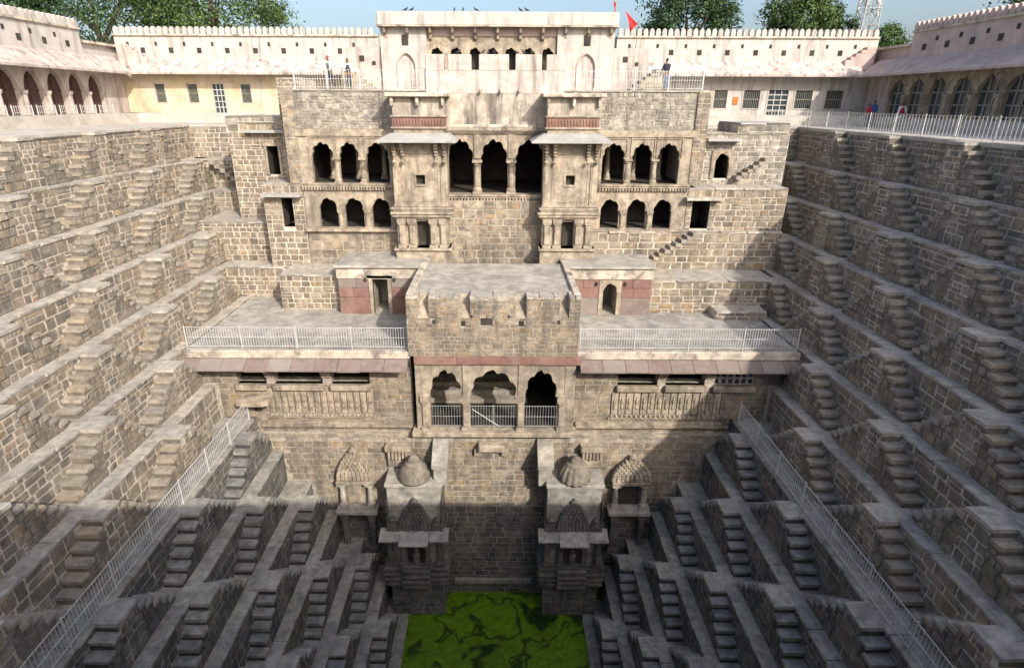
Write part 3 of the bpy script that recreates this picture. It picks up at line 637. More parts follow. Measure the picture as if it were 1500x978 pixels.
# ------------------------------------------------------------------ oriel towers
for sd in (-1, 1):
    mx = (lambda x: x) if sd < 0 else mir
    who = 'nearer the ochre wing' if sd < 0 else 'nearer the diagonal step flight'
    x0, x1 = sorted((mx(-5.75), mx(-2.85))); xc = (x0 + x1) / 2; yf = 32.7
    T = Thing('oriel_tower', f'carved stone oriel tower with sloping eave and red band, {who}', 'tower', (xc, yf, -7), 'pair of carved oriel towers')
    b = MB(); b.box(x0 - .1, x1 + .1, yf - .15, 34.2, -7.3, -5.97); b.box(x0 - .18, x1 + .18, yf - .3, 34.2, -6.1, -5.97); T.part('base', b, 'sandstone')
    # lower storey with door
    d0, d1 = xc - .36, xc + .36
    b = MB()
    for a, c in ((x0, d0), (d1, x1)): b.box(a, c, yf + .12, 34.2, -5.97, -4.33)
    b.box(d0, d1, yf + .12, 34.2, -4.5, -4.33); b.box(d0, d1, yf + .9, 34.2, -5.97, -4.5)
    T.part('lower_wall', b, 'sandstone')
    for x in (x0 + .28, d0 - .24, d1 + .24, x1 - .28): T.part('pilaster', square_column(x, yf + .1, -5.97, -4.33, .34), 'sandstone')
    b = MB(); b.box(d0, d1, yf + .55, yf + .6, -5.97, -4.5); T.part('doorway', b, 'room_shade')  # near-black plate painted as the shade inside the door
    for z, o, h in ((-4.33, .12, .1), (-4.23, .22, .16), (-4.07, .3, .14), (-3.93, .16, .12), (-3.81, .24, .12), (-3.69, .1, .12)):
        b = MB(); b.cbox(x0 - o, x1 + o, yf - o, 34.1, z, z + h, .03); T.part('moulding', b, 'sandstone')
    dentils(T, x0 - .12, x1 + .12, yf - .2, -3.95, -3.8, 22, 'sandstone')
    # middle storey
    wz0, wz1, w0, w1 = -2.45, -1.95, xc - .25, xc + .25
    b = MB(); b.box(x0, w0, yf, 34.2, -3.57, -.1); b.box(w1, x1, yf, 34.2, -3.57, -.1); b.box(w0, w1, yf, 34.2, -3.57, wz0); b.box(w0, w1, yf, 34.2, wz1, -.1); b.box(w0, w1, yf + .5, 34.2, wz0, wz1)
    T.part('upper_wall', b, 'sandstone')
    b = MB(); b.box(w0 - .1, w0, yf - .05, yf + .1, wz0 - .1, wz1 + .1); b.box(w1, w1 + .1, yf - .05, yf + .1, wz0 - .1, wz1 + .1); b.box(w0, w1, yf - .05, yf + .1, wz1, wz1 + .1); b.box(w0, w1, yf - .08, yf + .1, wz0 - .1, wz0)
    T.part('window_frame', b, 'sandstone')
    b = MB(); b.box(w0, w1, yf + .3, yf + .34, wz0, wz1); T.part('window_recess', b, 'room_shade')  # dark plate stands in for shade in the window recess
    for a, c in ((x0 - .03, x0 + .34), (x1 - .34, x1 + .03)):
        b = MB(); b.box(a, c, yf - .07, yf + .05, -3.57, -1.25); b.box(a + .08, c - .08, yf - .1, yf, -3.4, -1.4); T.part('corner_pilaster', b, 'sandstone')
    b = MB(); b.box(x0 + .45, x1 - .45, yf - .03, yf + .02, -3.4, -3.33); b.box(x0 + .45, x0 + .52, yf - .03, yf + .02, -3.33, -1.0); b.box(x1 - .52, x1 - .45, yf - .03, yf + .02, -3.33, -1.0); b.box(x0 + .45, x1 - .45, yf - .03, yf + .02, -1.0, -.93); T.part('panel_moulding', b, 'sandstone')
    for x in (x0 + .1, x0 + .55, x1 - .55, x1 - .1):      # carved brackets under the eave
        b = MB()
        for i in range(6): b.cbox(x - .13 + .01 * i, x + .13 - .01 * i, yf - .62 + .1 * i, yf + .02, -.28 - .17 * i, -.13 - .17 * i, .03)
        b.lathe([(.05, -.2), (.12, -.1), (.06, 0), (.03, .06)], (x, yf - .3, -1.15), 8); T.part('bracket', b, 'sandstone')
    e0, e1 = x0 - .75, x1 + .6
    b = MB(); zt, zb = .22, -.16
    b.add([(x0 - .05, yf, zt), (x1 + .05, yf, zt), (e1, yf - .95, zb), (e0, yf - .95, zb), (x0 - .05, yf, zt - .1), (x1 + .05, yf, zt - .1), (e1, yf - .95, zb - .07), (e0, yf - .95, zb - .07)], [(0, 1, 2, 3), (7, 6, 5, 4), (3, 2, 6, 7), (0, 3, 7, 4), (2, 1, 5, 6)])
    for xe, xi in ((e0, x0 - .05), (e1, x1 + .05)):
        b.add([(xi, yf, zt), (xi, 34.05, zt), (xe, 34.05, zb), (xe, yf - .95, zb), (xi, yf, zt - .1), (xi, 34.05, zt - .1), (xe, 34.05, zb - .07), (xe, yf - .95, zb - .07)], [(0, 1, 2, 3), (7, 6, 5, 4), (3, 2, 6, 7)])
    T.part('eave', b, 'grey_slab')
    b = MB(); b.box(x0 + .12, x1 - .12, yf + .02, 34.2, .2, .48); T.part('neck', b, 'sandstone')
    b = MB(); b.cbox(x0 - .02, x1 + .02, yf - .1, 34.1, .42, .52, .03); T.part('moulding', b, 'sandstone')
    b = MB(); b.box(x0 + .06, x1 - .06, yf - .02, 34.2, .52, 1.0)
    for i in range(16): u = x0 + .12 + (x1 - x0 - .24) * i / 16; b.lathe([(.02, 0), (.06, .12), (.06, .28), (.02, .4)], (u + .09, yf - .02, .56), 6)
    T.part('red_band', b, 'red_stone')
    b = MB(); b.cbox(x0 - .02, x1 + .02, yf - .1, 34.1, 1.0, 1.1, .03); T.part('moulding', b, 'sandstone')
    b = MB(); b.box(x0 + .1, x1 - .1, yf + .02, 34.2, 1.1, 2.0); T.part('attic', b, 'stained_plaster')
    for x in (x0 + .12, xc, x1 - .12): b = MB(); b.cbox(x - .08, x + .08, yf - .25, yf + .05, 1.55, 2.0, .03); T.part('attic_bracket', b, 'stained_concrete')
    b = MB(); b.cbox(x0 - .2, x1 + .2, yf - .4, 34.2, 2.0, 2.2, .03); T.part('roof_slab', b, 'stained_concrete')

# ------------------------------------------------------------------ roof pavilion
T = Thing('roof_pavilion', 'pink plastered roof pavilion with bracketed parapet and blind arched niches', 'building', (CXB, 38, 2.3))
b = MB(); F = FY(38)
b.box(-7.0, -4.3, 38.12, 44, 2.3, 5.9); b.box(3.4, 6.75, 38.12, 44, 2.3, 5.9); b.box(-4.3, 3.4, 38.9, 44, 2.3, 5.9)
T.part('wall', b, 'pink_plaster')
# front skin with blind niches
for x0, x1, c in ((-7.0, -4.3, -5.55), (3.4, 6.75, 5.15)):
    b = MB(); arch(b, F, x0, x1, 2.3, c - .5, c + .5, 3.6, 4.35, 5.9, .12, 0); T.part('wall_skin', b, 'white_plaster')
    b = MB()
    for i, (u, v) in enumerate(curve(c - .56, c + .56, 3.6, 4.42, 0, 20)[:-1]):
        u2, v2 = curve(c - .56, c + .56, 3.6, 4.42, 0, 20)[i + 1]; b.tube([(u, 37.99, v), (u2, 37.99, v2)], .05, 5)
    b.tube([(c - .56, 37.99, 2.6), (c - .56, 37.99, 3.6)], .05, 5); b.tube([(c + .56, 37.99, 2.6), (c + .56, 37.99, 3.6)], .05, 5); T.part('niche_moulding', b, 'mauve_plaster')
    b = MB(); b.box(c - .19, c + .19, 37.96, 38.02, 4.85, 5.4); T.part('vent_hole', b, 'room_shade')  # dark plate on the wall painted as a hole's shade
b = MB(); cuts = [-4.3, -3.2, -2.0, -.95, .1, 1.2, 2.3, 3.4]
for i in range(7):
    c = (cuts[i] + cuts[i + 1]) / 2; arch(b, FY(38.2), cuts[i], cuts[i + 1], 2.3, c - .38, c + .38, 4.2, 4.75, 5.35, .3, 7)
T.part('arcade', b, 'sandstone')
b = MB(); b.box(-4.3, 3.4, 38.15, 38.6, 5.35, 5.9); T.part('frieze', b, 'mauve_plaster')
b = MB(); b.box(-4.3, 3.4, 38.8, 38.88, 2.3, 5.4); T.part('room', b, 'room_shade')  # dark sheet behind the arcade in place of a shaded room
b = MB(); b.cbox(-7.08, 6.85, 37.55, 44.3, 5.85, 6.55, .04); T.part('parapet', b, 'white_plaster')
b = MB(); b.box(-7.12, 6.9, 37.5, 44.3, 5.79, 5.86); T.part('parapet_edge', b, 'stained_concrete')
for i in range(11):
    x = -6.7 + 13.2 * i / 10; b = MB(); b.prism([(37.6, 5.8), (38.15, 5.8), (38.15, 5.1), (38.0, 5.2), (37.95, 5.4), (37.75, 5.5)], lambda u, v, d: (d, u, v), x - .07, x + .07); T.part('bracket', b, 'sandstone')
for x0, x1, c in ((-9.3, -7.05, -8.2), (6.8, 8.9, 7.5)):
    b = MB(); b.box(x0, x1, 38.2, 44, 2.3, 4.75); T.part('side_wall', b, 'pink_plaster')
    b = MB(); b.box(c - .14, c + .14, 38.15, 38.22, 4.0, 4.3); b.box(c + .6, c + .8, 38.15, 38.22, 3.8, 4.0); T.part('vent_hole', b, 'room_shade')  # holes are near-black plates, their shade painted on
for sd in (-1, 1):                                   # short stairs on the roof terrace
    mx = (lambda x: x) if sd < 0 else mir
    T2 = Thing('roof_stair', f'short stone stair on the roof terrace {"behind the two men in white" if sd < 0 else "next to the person in navy"}', 'stairs', (mx(-8.4), 36, 2.36))
    for i in range(6):
        a, c = sorted((mx(-9.0 + .28 * i), mx(-7.2))) if sd < 0 else sorted((mx(-9.6 + .28 * i), mx(-7.9)))
        if sd < 0: a, c = -9.1, -7.3 - .28 * i
        else: a, c = 7.6 + .28 * i, 9.6
        block(T2, 'step', 'step_stone', a, c, 36.6, 37.6, 2.36 + .2 * i, 2.36 + .2 * (i + 1))

# ------------------------------------------------------------------ lower pavilion over the pool
T = Thing('pool_pavilion', 'stone pavilion with three cusped arches and red band jutting over the pool', 'building', (CXB, 25.4, -13.9))
rp = random.Random(11); X0, X1, YF = -4.3, 3.82, 25.45
b = MB(); b.box(X0, X1, YF, 31.8, -9.56, -7.63); T.part('block_core', b, 'facade_mortar')
hol = [(-.55 - .28 + .0, -.55 + .28, -7.95, -7.5), (-1.75, -1.55, -8.0, -7.75), (.95, 1.2, -8.0, -7.75), (-3.1, -2.95, -7.9, -7.7), (2.75, 2.9, -7.9, -7.7), (-1.32, -1.2, -7.6, -7.45), (.42, .55, -7.6, -7.45), (1.4, 1.52, -7.6, -7.45)]
b = MB()
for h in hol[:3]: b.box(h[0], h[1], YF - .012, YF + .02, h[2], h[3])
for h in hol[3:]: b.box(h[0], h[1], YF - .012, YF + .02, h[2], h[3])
T.part('drain_hole', b, 'room_shade')  # thin dark plates imitate the shade in the drain holes
masonry(T, (0, YF, -9.56), (1, 0, 0), (0, -1, 0), X1 - X0, 1.95, 'facade_stone', rp, wr=(.2, .55), hr=(.16, .26), x0=X0, cap=280, gap=.025, holes=[(h[0], h[1], h[2] + 9.56, h[3] + 9.56) for h in hol], square=True)
# parapet: five blocks with slots between
pz = -6.58
for a, c in ((X0, -3.72), (-3.25, -1.85), (-1.32, .82), (1.3, 2.86), (3.3, X1)):
    b = MB(); b.box(a, c, YF, YF + .85, -7.62, pz - .06); pc = T.part('parapet_block', b, 'facade_mortar')
    masonry(T, (0, YF, -7.62), (1, 0, 0), (0, -1, 0), c - a, .98, 'facade_stone', rp, wr=(.2, .5), hr=(.16, .26), x0=a, cap=60, gap=.025, parent=pc, square=True)
    x = a
    while x < c - .02:
        x2 = min(c, x + rp.uniform(.22, .5)); x2 = c if c - x2 < .15 else x2
        block(T, 'parapet_cap', 'slab', x + .004, x2 - .004, YF - rp.uniform(-.03, .05), YF + .95, pz - .1, pz + rp.uniform(-.05, .06), pc, rp.uniform(-.03, .03), r=rp, tilt=rp.uniform(-.03, .03)); x = x2
b = MB(); b.box(X0 + .02, X1 - .02, YF + .8, 31.75, -7.2, -6.66); T.part('roof', b, 'concrete')
for x0, x1 in ((X0 - .02, X0 + .32), (X1 - .32, X1 + .02)): b = MB(); b.cbox(x0, x1, YF + .3, 31.7, -7.1, -6.5, .03); T.part('roof_kerb', b, 'stained_concrete')
for x0, x1 in ((-3.72, -3.25), (-1.85, -1.32), (.82, 1.3), (2.86, 3.3)):  # sloping sill of each slot
    b = MB(); b.prism([(YF + .02, -7.62), (YF + .95, -7.62), (YF + .95, -6.7), (YF + .8, -6.7)], lambda u, v, d: (d, u, v), x0, x1); T.part('slot_sill', b, 'sandstone')
for i, (a, c) in enumerate(((-4.08, -2.0), (-1.97, .98), (1.01, 3.98))): block(T, 'red_lintel', 'red_stone', a, c, YF - .1, YF + .5, -9.98, -9.56)
b = MB(); F = FY(YF + .05)
for u0, u1, a, c in ((-3.75, -1.6, -3.38, -1.78), (-1.6, 1.12, -1.4, .94), (1.12, 3.3, 1.32, 2.92)): arch(b, F, u0, u1, -13.6, a, c, -11.75, -10.34, -9.98, .4, 9)
T.part('arch_screen', b, 'sandstone')
for x in (-3.62, -1.6, 1.12, 3.15): T.part('pillar', square_column(x, YF + .06, -13.6, -11.7, .3), 'sandstone')
for x in (-1.6, 1.12): b = MB(); b.box(x - .13, x + .13, YF - .02, YF + .1, -11.7, -9.98); T.part('pilaster', b, 'sandstone')
for a, c in ((X0 + .25, -3.72), (3.27, X1 - .05)): b = MB(); b.box(a, c, YF + .02, YF + .6, -13.6, -9.98); T.part('end_pier', b, 'sandstone')
room(T, -3.9, 3.4, YF + .45, 30.5, -13.6, -9.9)
for i in range(4):
    block(T, 'inner_step', 'step_stone', -3.85, 1.6, 28.2 + .5 * i, 30.45, -13.6 + .27 * i, -13.33 + .27 * i, r=rp)
b = MB(); b.cbox(-4.3, 3.95, YF - .35, YF + .5, -13.86, -13.6, .03); T.part('floor_slab', b, 'sandstone')
for a, c, g in ((-3.42, -1.78, 'bay beside the sunlit roof terrace'), (-1.4, .94, 'wide middle bay'), (1.3, 2.96, 'bay beside the jali screen gallery')):
    G = railing(f'grey metal grille across the pavilion arch, {g}', (a, YF + .15, -13.6), (c, YF + .15, -13.6), 1.3, 2 if c - a > 2 else 1, .13, group='grilles across the pavilion arches', name='grille', cat='grille')
    if c - a > 2: b = MB(); b.tube([(a + .1, YF + .13, -12.5), (a + 1.5, YF + .13, -13.5)], .025); G.part('brace', b, 'old_metal')

# ------------------------------------------------------------------ galleries with railed roof terraces on either side
for sd in (-1, 1):
    r = random.Random(60 + sd)
    x0, x1 = (-15.1, -4.3) if sd < 0 else (3.84, 14.5)
    who = 'towards the sunlit stairs' if sd < 0 else 'with pierced screen, towards the shaded stairs'
    T = Thing('gallery', f'low stone gallery under a railed roof terrace {who}', 'building', ((x0 + x1) / 2, 25.9, -14), 'pair of railed galleries')
    yf = 26.0
    b = MB(); b.box(x0, x1, 25.62, 34.3, -9.75, -9.39); T.part('roof', b, 'concrete')
    b = MB(); b.cbox(x0 - .03, x1 + .03, 25.5, 25.72, -9.74, -9.35, .03); T.part('roof_kerb', b, 'stained_concrete')
    n = 10; es = x0 - .35 if sd < 0 else x0 + .1; ee = x1 + (-.05 if sd < 0 else .3)
    for i in range(n):                                 # eave of sloping mauve slabs
        a = es + (ee - es) * i / n; c = es + (ee - es) * (i + 1) / n - .02; j = r.uniform(-.02, .02)
        b = MB(); b.add([(a, 25.75, -9.66 + j), (c, 25.75, -9.66 + j), (c - .0, 24.95, -10.12 + j), (a - .0, 24.95, -10.12 + j), (a, 25.75, -9.75 + j), (c, 25.75, -9.75 + j), (c, 24.95, -10.2 + j), (a, 24.95, -10.2 + j)], [(0, 1, 2, 3), (7, 6, 5, 4), (3, 2, 6, 7), (0, 3, 7, 4), (1, 5, 6, 2), (0, 4, 5, 1)])
        T.part('eave_slab', b, 'mauve_slab')
    # piers and openings
    op = [(-13.0, -11.55), (-11.15, -8.75), (-8.3, -6.4)] if sd < 0 else [(5.95, 7.95), (8.35, 10.3)]
    sill = -11.32
    xs = [x0 + .0] + [v for o in op for v in o] + [x1]
    for i in range(0, len(xs), 2):
        a, c = xs[i], xs[i + 1]
        if sd > 0 and i == len(xs) - 2: a, c = 10.3, 10.75
        b = MB(); b.box(a, c, yf, yf + .5, sill, -9.75); pr_ = T.part('pier', b, 'facade_mortar')
        if c - a > .6: masonry(T, (0, yf, sill), (1, 0, 0), (0, -1, 0), c - a, 1.2, 'facade_stone', r, wr=(.25, .6), hr=(.2, .34), x0=a, cap=60, gap=.025, parent=pr_)
        else:
            b = MB(); [b.cbox(a - .03, c + .03, yf - .5 + .12 * q, yf + .1, -10.35 - .2 * q, -10.17 - .2 * q, .03) for q in range(4)]; T.part('eave_bracket', b, 'sandstone', pr_)
    if sd > 0:                                         # pierced screen
        J = MB(); jx0, jx1 = 10.75, 12.75
        for i in range(7): a = jx0 + (jx1 - jx0) * i / 6; J.box(a - .06, a + .06, yf + .05, yf + .2, sill, -10.2)
        for i in range(4): z = sill + (1.1) * i / 3; J.box(jx0, jx1, yf + .07, yf + .18, z - .05, z + .05)
        T.part('jali_screen', J, 'grey_slab')
        b = MB(); b.box(12.75, x1, yf, yf + .5, sill, -9.75); T.part('pier', b, 'stone')
    b = MB(); b.box(x0, x1, yf + 3.5, yf + 3.7, -14, -9.8); b.box(x0, x1, yf + .5, yf + 3.5, -11.5, -11.4); T.part('inner_room', b, 'room_shade')
    for a, c in op + ([(10.75, 12.75)] if sd > 0 else []): b = MB(); b.cbox(a - .06, c + .06, yf - .28, yf + .3, sill - .3, sill + .0, .04); T.part('window_sill', b, 'sandstone')
    # wall under the openings
    b = MB(); b.box(x0, x1, yf, yf + .8, -14.2, sill); T.part('lower_wall', b, 'facade_mortar')
    pa, pb_ = (-11.6, -6.3) if sd < 0 else (5.7, 11.6)
    masonry(T, (0, yf, -14.1), (1, 0, 0), (0, -1, 0), x1 - x0, 14.1 + sill, 'facade_stone', r, wr=(.35, .9), hr=(.22, .36), x0=x0, cap=200, gap=.022, square=True, proud=(.01, .03), holes=[(pa, pb_, 1.05, 2.45)])
    np_ = 16                                           # row of carved panels
    for i in range(np_):
        a = pa + (pb_ - pa) * i / np_ + .02; c = pa + (pb_ - pa) * (i + 1) / np_ - .02
        b = MB(); b.cbox(a, c, yf - .1, yf + .1, -12.95, -11.75, .025); m_ = (a + c) / 2
        b.lathe([(.04, -.35), (.09, -.25), (.06, -.05), (.1, .1), (.05, .3), (.02, .38)], (m_, yf - .1, -12.3), 6); T.part('carved_panel', b, 'sandstone')
    b = MB()
    for i in range(24): a = pa + (pb_ - pa) * (i + .25) / 24; b.lathe([(.05, 0), (.08, .06), (.03, .14)], (a, yf - .12, -13.13), 6)
    b.box(pa - .1, pb_ + .1, yf - .14, yf + .1, -13.2, -13.12); T.part('bead_course', b, 'sandstone')
    q0, q1 = (-12.0, -4.35) if sd < 0 else (3.95, 11.7)
    for z, o, h in ((-13.5, .2, .12), (-13.62, .36, .12), (-13.95, .3, .14), (-14.15, .46, .2)):
        x = q0; b_ = 0
        while x < q1 - .05:
            x2 = min(q1, x + r.uniform(1.2, 2.4)); block(T, 'cornice_stone', 'sandstone', x + .006, x2 - .006, yf - o, yf + .2, z, z + h, r=r); x = x2
    dentils(T, q0 + .2, q1 - .2, yf - .3, -14.42, -14.15, 30, 'sandstone')
    if sd < 0:                                         # balcony slab with small niche below
        b = MB(); b.prism([(-12.9, 25.2), (-12.6, 25.05), (-11.6, 25.05), (-11.3, 25.2), (-11.3, 26.05), (-12.9, 26.05)], lambda u, v, d: (u, v, d), -12.15, -11.9); T.part('balcony_slab', b, 'sandstone')
        b = MB(); b.box(-12.4, -12.0, 25.97, 26.0, -12.9, -12.35); T.part('niche', b, 'room_shade')  # flat dark patch imitates a shaded niche
    # railing
    a, c = (x0 + .05, -4.42) if sd < 0 else (3.95, x1 - .05)
    railing(f'pale metal railing along the roof terrace edge {"facing the sunlit stairs" if sd < 0 else "above the jali screen"}', (a, 25.85, -9.36), (c, 25.85, -9.36), 1.12, 4, .125, m='white_metal')
    # hut on the terrace
    h0, h1 = (-9.0, -3.98) if sd < 0 else (3.55, 8.6)
    T = Thing('stone_hut', 'small hut of red sandstone slabs with a plain square doorway' if sd < 0 else 'small hut of pinkish sandstone slabs with a cusped arched doorway', 'hut', ((h0 + h1) / 2, 31, -9.4), 'pair of huts on the roof terraces')
    dx0, dx1 = (-7.0, -6.16) if sd < 0 else (5.8, 6.64); zt = -7.35 if sd < 0 else -7.55
    b = MB(); b.box(h0 + .1, dx0, 31.0, 34.6, -9.45, -6.9); b.box(dx1, h1 - .1, 31.0, 34.6, -9.45, -6.9); b.box(dx0, dx1, 31.0, 34.6, zt, -6.9); b.box(dx0, dx1, 33.2, 34.6, -9.45, zt); T.part('wall', b, 'facade_mortar')
    for a, c in ((h0 + .1, dx0 - .22), (dx1 + .22, h1 - .1)):
        for z0, z1, m in ((-9.4, -8.4, 'red_stone' if sd < 0 else 'mauve_slab'), (-8.38, -7.85, 'red_stone'), (-7.83, -7.32, 'mauve_slab' if sd < 0 else 'red_stone')):
            mid = a + (c - a) * r.uniform(.35, .65) if c - a > 1 and z0 > -9 else c
            block(T, 'facing_slab', m, a, mid - .01, 30.94, 31.05, z0, z1, r=r)
            if mid < c: block(T, 'facing_slab', m, mid + .01, c, 30.94, 31.05, z0, z1, r=r)
    b = MB()
    if sd < 0: b.box(dx0 - .2, dx0, 30.9, 31.2, -9.4, zt); b.box(dx1, dx1 + .2, 30.9, 31.2, -9.4, zt); b.box(dx0 - .3, dx1 + .3, 30.9, 31.2, zt, zt + .2)
    else: arch(b, FY(30.9), dx0 - .2, dx1 + .2, -9.4, dx0 + .03, dx1 - .03, -8.05, -7.55, -7.35, .3, 5)
    T.part('door_frame', b, 'sandstone')
    for x in (dx0 - .38, dx1 + .38): b = MB(); b.lathe([(.02, 0), (.09, .05), (.09, .16), (.03, .26)], (x, 30.92, zt - .15), 8); T.part('lamp_niche', b, 'room_shade')  # solid near-black knobs in place of niche shade
    b = MB(); b.box(h0 + .05, h1 - .05, 30.9, 34.8, -7.3, -6.66); T.part('fascia', b, 'stained_concrete')
    b = MB(); b.cbox(h0 - .05, h1 + .05, 30.75, 34.9, -6.7, -6.56, .03); T.part('roof', b, 'concrete')
# ------------------------------------------------------------------ wall above the pool with shrines
YP = 25.6
T = Thing('pool_wall', 'high stone wall rising from the green pool between the two shrine towers', 'wall', (CXB, YP, -24.4))
b = MB(); b.box(-14, 13.4, YP, 27, -18.4, -13.9); T.part('wall_core', b, 'facade_mortar')
b = MB(); b.box(-14, 13.4, YP - .015, 27, -25.5, -18.4); T.part('wall_core', b, 'dark_mortar')
def wb(x):
    w = WL if x < 0 else WR
    for k in range(7, 14):
        if abs(x) > w[k]: return zl(k) + 25 if k > 7 else 11.0
    return .3
rw = random.Random(21)
masonry(T, (0, YP, -18.4), (1, 0, 0), (0, -1, 0), 25.6, 4.0, 'facade_stone', rw, wr=(.32, .85), hr=(.24, .4), x0=-13, cap=200, gap=.03, bot=lambda x: max(0, wb(x) - 6.6))
masonry(T, (0, YP - .015, -25), (1, 0, 0), (0, -1, 0), 19.2, 6.58, 'dark_stone', rw, wr=(.4, 1.0), hr=(.26, .42), x0=-9.7, cap=100, gap=.03, bot=wb, square=True)
b = MB(); b.cbox(-1.0, .35, YP - .5, YP + .1, -14.75, -14.35, .04); b.box(-1.2, -.85, YP - .25, YP, -15.1, -14.75); b.box(.2, .55, YP - .25, YP, -15.1, -14.75); T.part('water_spout', b, 'sandstone')
b = MB(); b.box(-2.4, 1.9, YP - .25, YP + .05, -23.6, -23.35); T.part('waterline_ledge', b, 'dark_slab')
def carving(b, xc, y, z0, w, h, rows, r):
    """heap of small carved knobs narrowing to a finial"""
    for i in range(rows):
        f = 1 - (i / rows) ** 2.0; n = max(1, round(9 * f)); ww = w * f
        for j in range(n):
            x = xc - ww / 2 + ww * (j + .5) / n; hh = h / rows * r.uniform(1.0, 1.3); a = ww / n * .45; d = .1 + .12 * f + r.uniform(0, .05)
            b.cbox(x - a, x + a, y - d, y + .1, z0 + h * i / rows, z0 + h * i / rows + hh, min(a, hh) * .3)
            if n > 1: b.lathe([(a * .7, -.02), (a * .5, .05), (.01, .1)], (x, y - d + .03, z0 + h * i / rows + hh * .5), 5)
    b.lathe([(.14, 0), (.2, .08), (.1, .16), (.04, .26)], (xc, y - .05, z0 + h), 8)
for sd in (-1, 1):
    r = random.Random(80 + sd)
    x0, x1 = (-5.75, -2.75) if sd < 0 else (2.38, 5.42); xc = (x0 + x1) / 2; yf = 23.9; lit = 'smooth round' if sd < 0 else 'ribbed'
    T = Thing('shrine_tower', f'carved stone shrine tower standing in the pool, topped by a {lit} dome', 'tower', (xc, yf, -24.5), 'pair of shrine towers')
    b = MB(); b.box(x0 + .1, x1 - .1, yf + .1, YP, -25, -18.9); T.part('core', b, 'dark_mortar')
    masonry(T, (0, yf + .1, -25), (1, 0, 0), (0, -1, 0), x1 - x0 - .2, 2.9, 'dark_stone', r, wr=(.4, .9), hr=(.3, .45), x0=x0 + .1, cap=100, gap=.02, square=True)
    for s2, xx in ((-1, x0 + .1), (1, x1 - .1)):
        ax = (0, -1, 0) if s2 < 0 else (0, 1, 0)
        masonry(T, (xx, YP if s2 < 0 else yf + .1, -25), ax, (s2, 0, 0), YP - yf - .1, 8.0, 'dark_stone', r, wr=(.4, .9), hr=(.3, .45), cap=100, gap=.02, square=True)
    z = -22.2
    for i, (o, h) in enumerate(((.16, .22), (.06, .14), (.2, .18), (.1, .2), (.24, .16), (.12, .2), (.2, .18), (.06, .16))):
        for a, c, p in ((x0, xc - .75, 0), (xc - .75, xc + .75, .22), (xc + .75, x1, 0)):
            b = MB(); b.cbox(a - (o if a == x0 else 0), c + (o if c == x1 else 0), yf - o - p, YP - .05, z, z + h - .015, .025); T.part('moulding', b, 'dark_carved')
        z += h
    # niche storey
    nz0, nz1 = z, -18.95
    for x in (x0 + .2, xc - .62, xc + .62, x1 - .2): T.part('pilaster', square_column(x, yf - .05, nz0, nz1, .26), 'dark_carved')
    b = MB(); b.box(xc - .45, xc + .45, yf + .05, yf + .09, nz0, nz1); T.part('niche', b, 'room_shade')  # flat near-black panel paints the niche's shade
    b = MB(); b.lathe([(.2, 0), (.16, .3), (.22, .55), (.12, .7), (.13, .85), (.05, .98)], (xc, yf + .0, nz0), 8); T.part('carved_figure', b, 'dark_carved')
    for a, c in ((x0 - .3, xc - .75), (xc - .75, xc + .75), (xc + .75, x1 + .25)):
        p = .32 if a > x0 and c < x1 else 0
        b = MB(); b.add([(a + .01, yf + .3, -18.72), (c - .01, yf + .3, -18.72), (c - .01, yf - .5 - p, -18.92), (a + .01, yf - .5 - p, -18.92), (a + .01, yf + .3, -18.82), (c - .01, yf + .3, -18.82), (c - .01, yf - .5 - p, -19.0), (a + .01, yf - .5 - p, -19.0)], [(0, 1, 2, 3), (7, 6, 5, 4), (3, 2, 6, 7), (0, 3, 7, 4), (1, 5, 6, 2)]); T.part('eave_slab', b, 'dark_slab')
    b = MB(); b.box(x0 + .15, x1 - .15, yf + .35, YP, -18.9, -16.15); T.part('upper_block', b, 'dark_slab')
    b = MB(); carving(b, xc, yf + .3, -18.75, 1.7, 1.7, 9, r)
    T.part('carved_pediment', b, 'dark_carved')
    for x in (x0 + .35, x1 - .35): b = MB(); carving(b, x, yf + .3, -18.75, .6, .55, 4, r); T.part('carved_pediment', b, 'dark_carved')
    b = MB(); b.cbox(x0 + .05, x1 - .05, yf + .2, YP + .02, -16.2, -15.98, .04); T.part('roof_slab', b, 'slab')
    b = MB(); dz = -15.98; rr = .8
    prf = [(rr, 0), (rr * 1.02, .12), (rr * .98, .3), (rr * .88, .55), (rr * .66, .82), (rr * .42, .98)]
    if sd < 0: b.lathe(prf, (xc, 24.75, dz), 28)
    else: b.lathe(prf, (xc, 24.75, dz), 60, .06, 15)
    T.part('dome', b, 'weathered_dome', smooth=True)
    b = MB(); b.lathe([(.45, .95), (.52, 1.05), (.36, 1.14), (.24, 1.2), (.33, 1.3), (.16, 1.42), (.05, 1.5)], (xc, 24.75, dz - .18), 16); T.part('finial', b, 'weathered_dome', smooth=True)
    # carved bracket block on the wall and sloping stone slab beside the dome
    bx = -5.15 if sd < 0 else 4.8
    b = MB(); b.cbox(bx - .6, bx + .7, YP - .5, YP + .1, -14.75, -14.45, .03)
    for i in range(6): b.cbox(bx - .5 + .18 * i, bx - .36 + .18 * i, YP - .4, YP, -15.3 + r.uniform(-.05, .05), -14.75, .04)
    b.cbox(bx - .5, bx + .6, YP - .3, YP, -15.75, -15.35, .03); T.part('wall_bracket', b, 'sandstone')
    sx = -2.9 if sd < 0 else 2.4
    b = MB(); b.prism([(24.3, -15.0), (25.7, -14.0), (25.7, -14.25), (24.3, -15.2)], lambda u, v, d: (d, u, v), sx - .4, sx + .4); b.box(sx - .33, sx + .33, 24.5, 25.6, -16.3, -15.1); T.part('sloping_slab', b, 'dark_slab')
    # wall shrine in the corner
    a, c = (-8.4, -6.45) if sd < 0 else (5.95, 7.95); xm = (a + c) / 2; yw = YP - .05
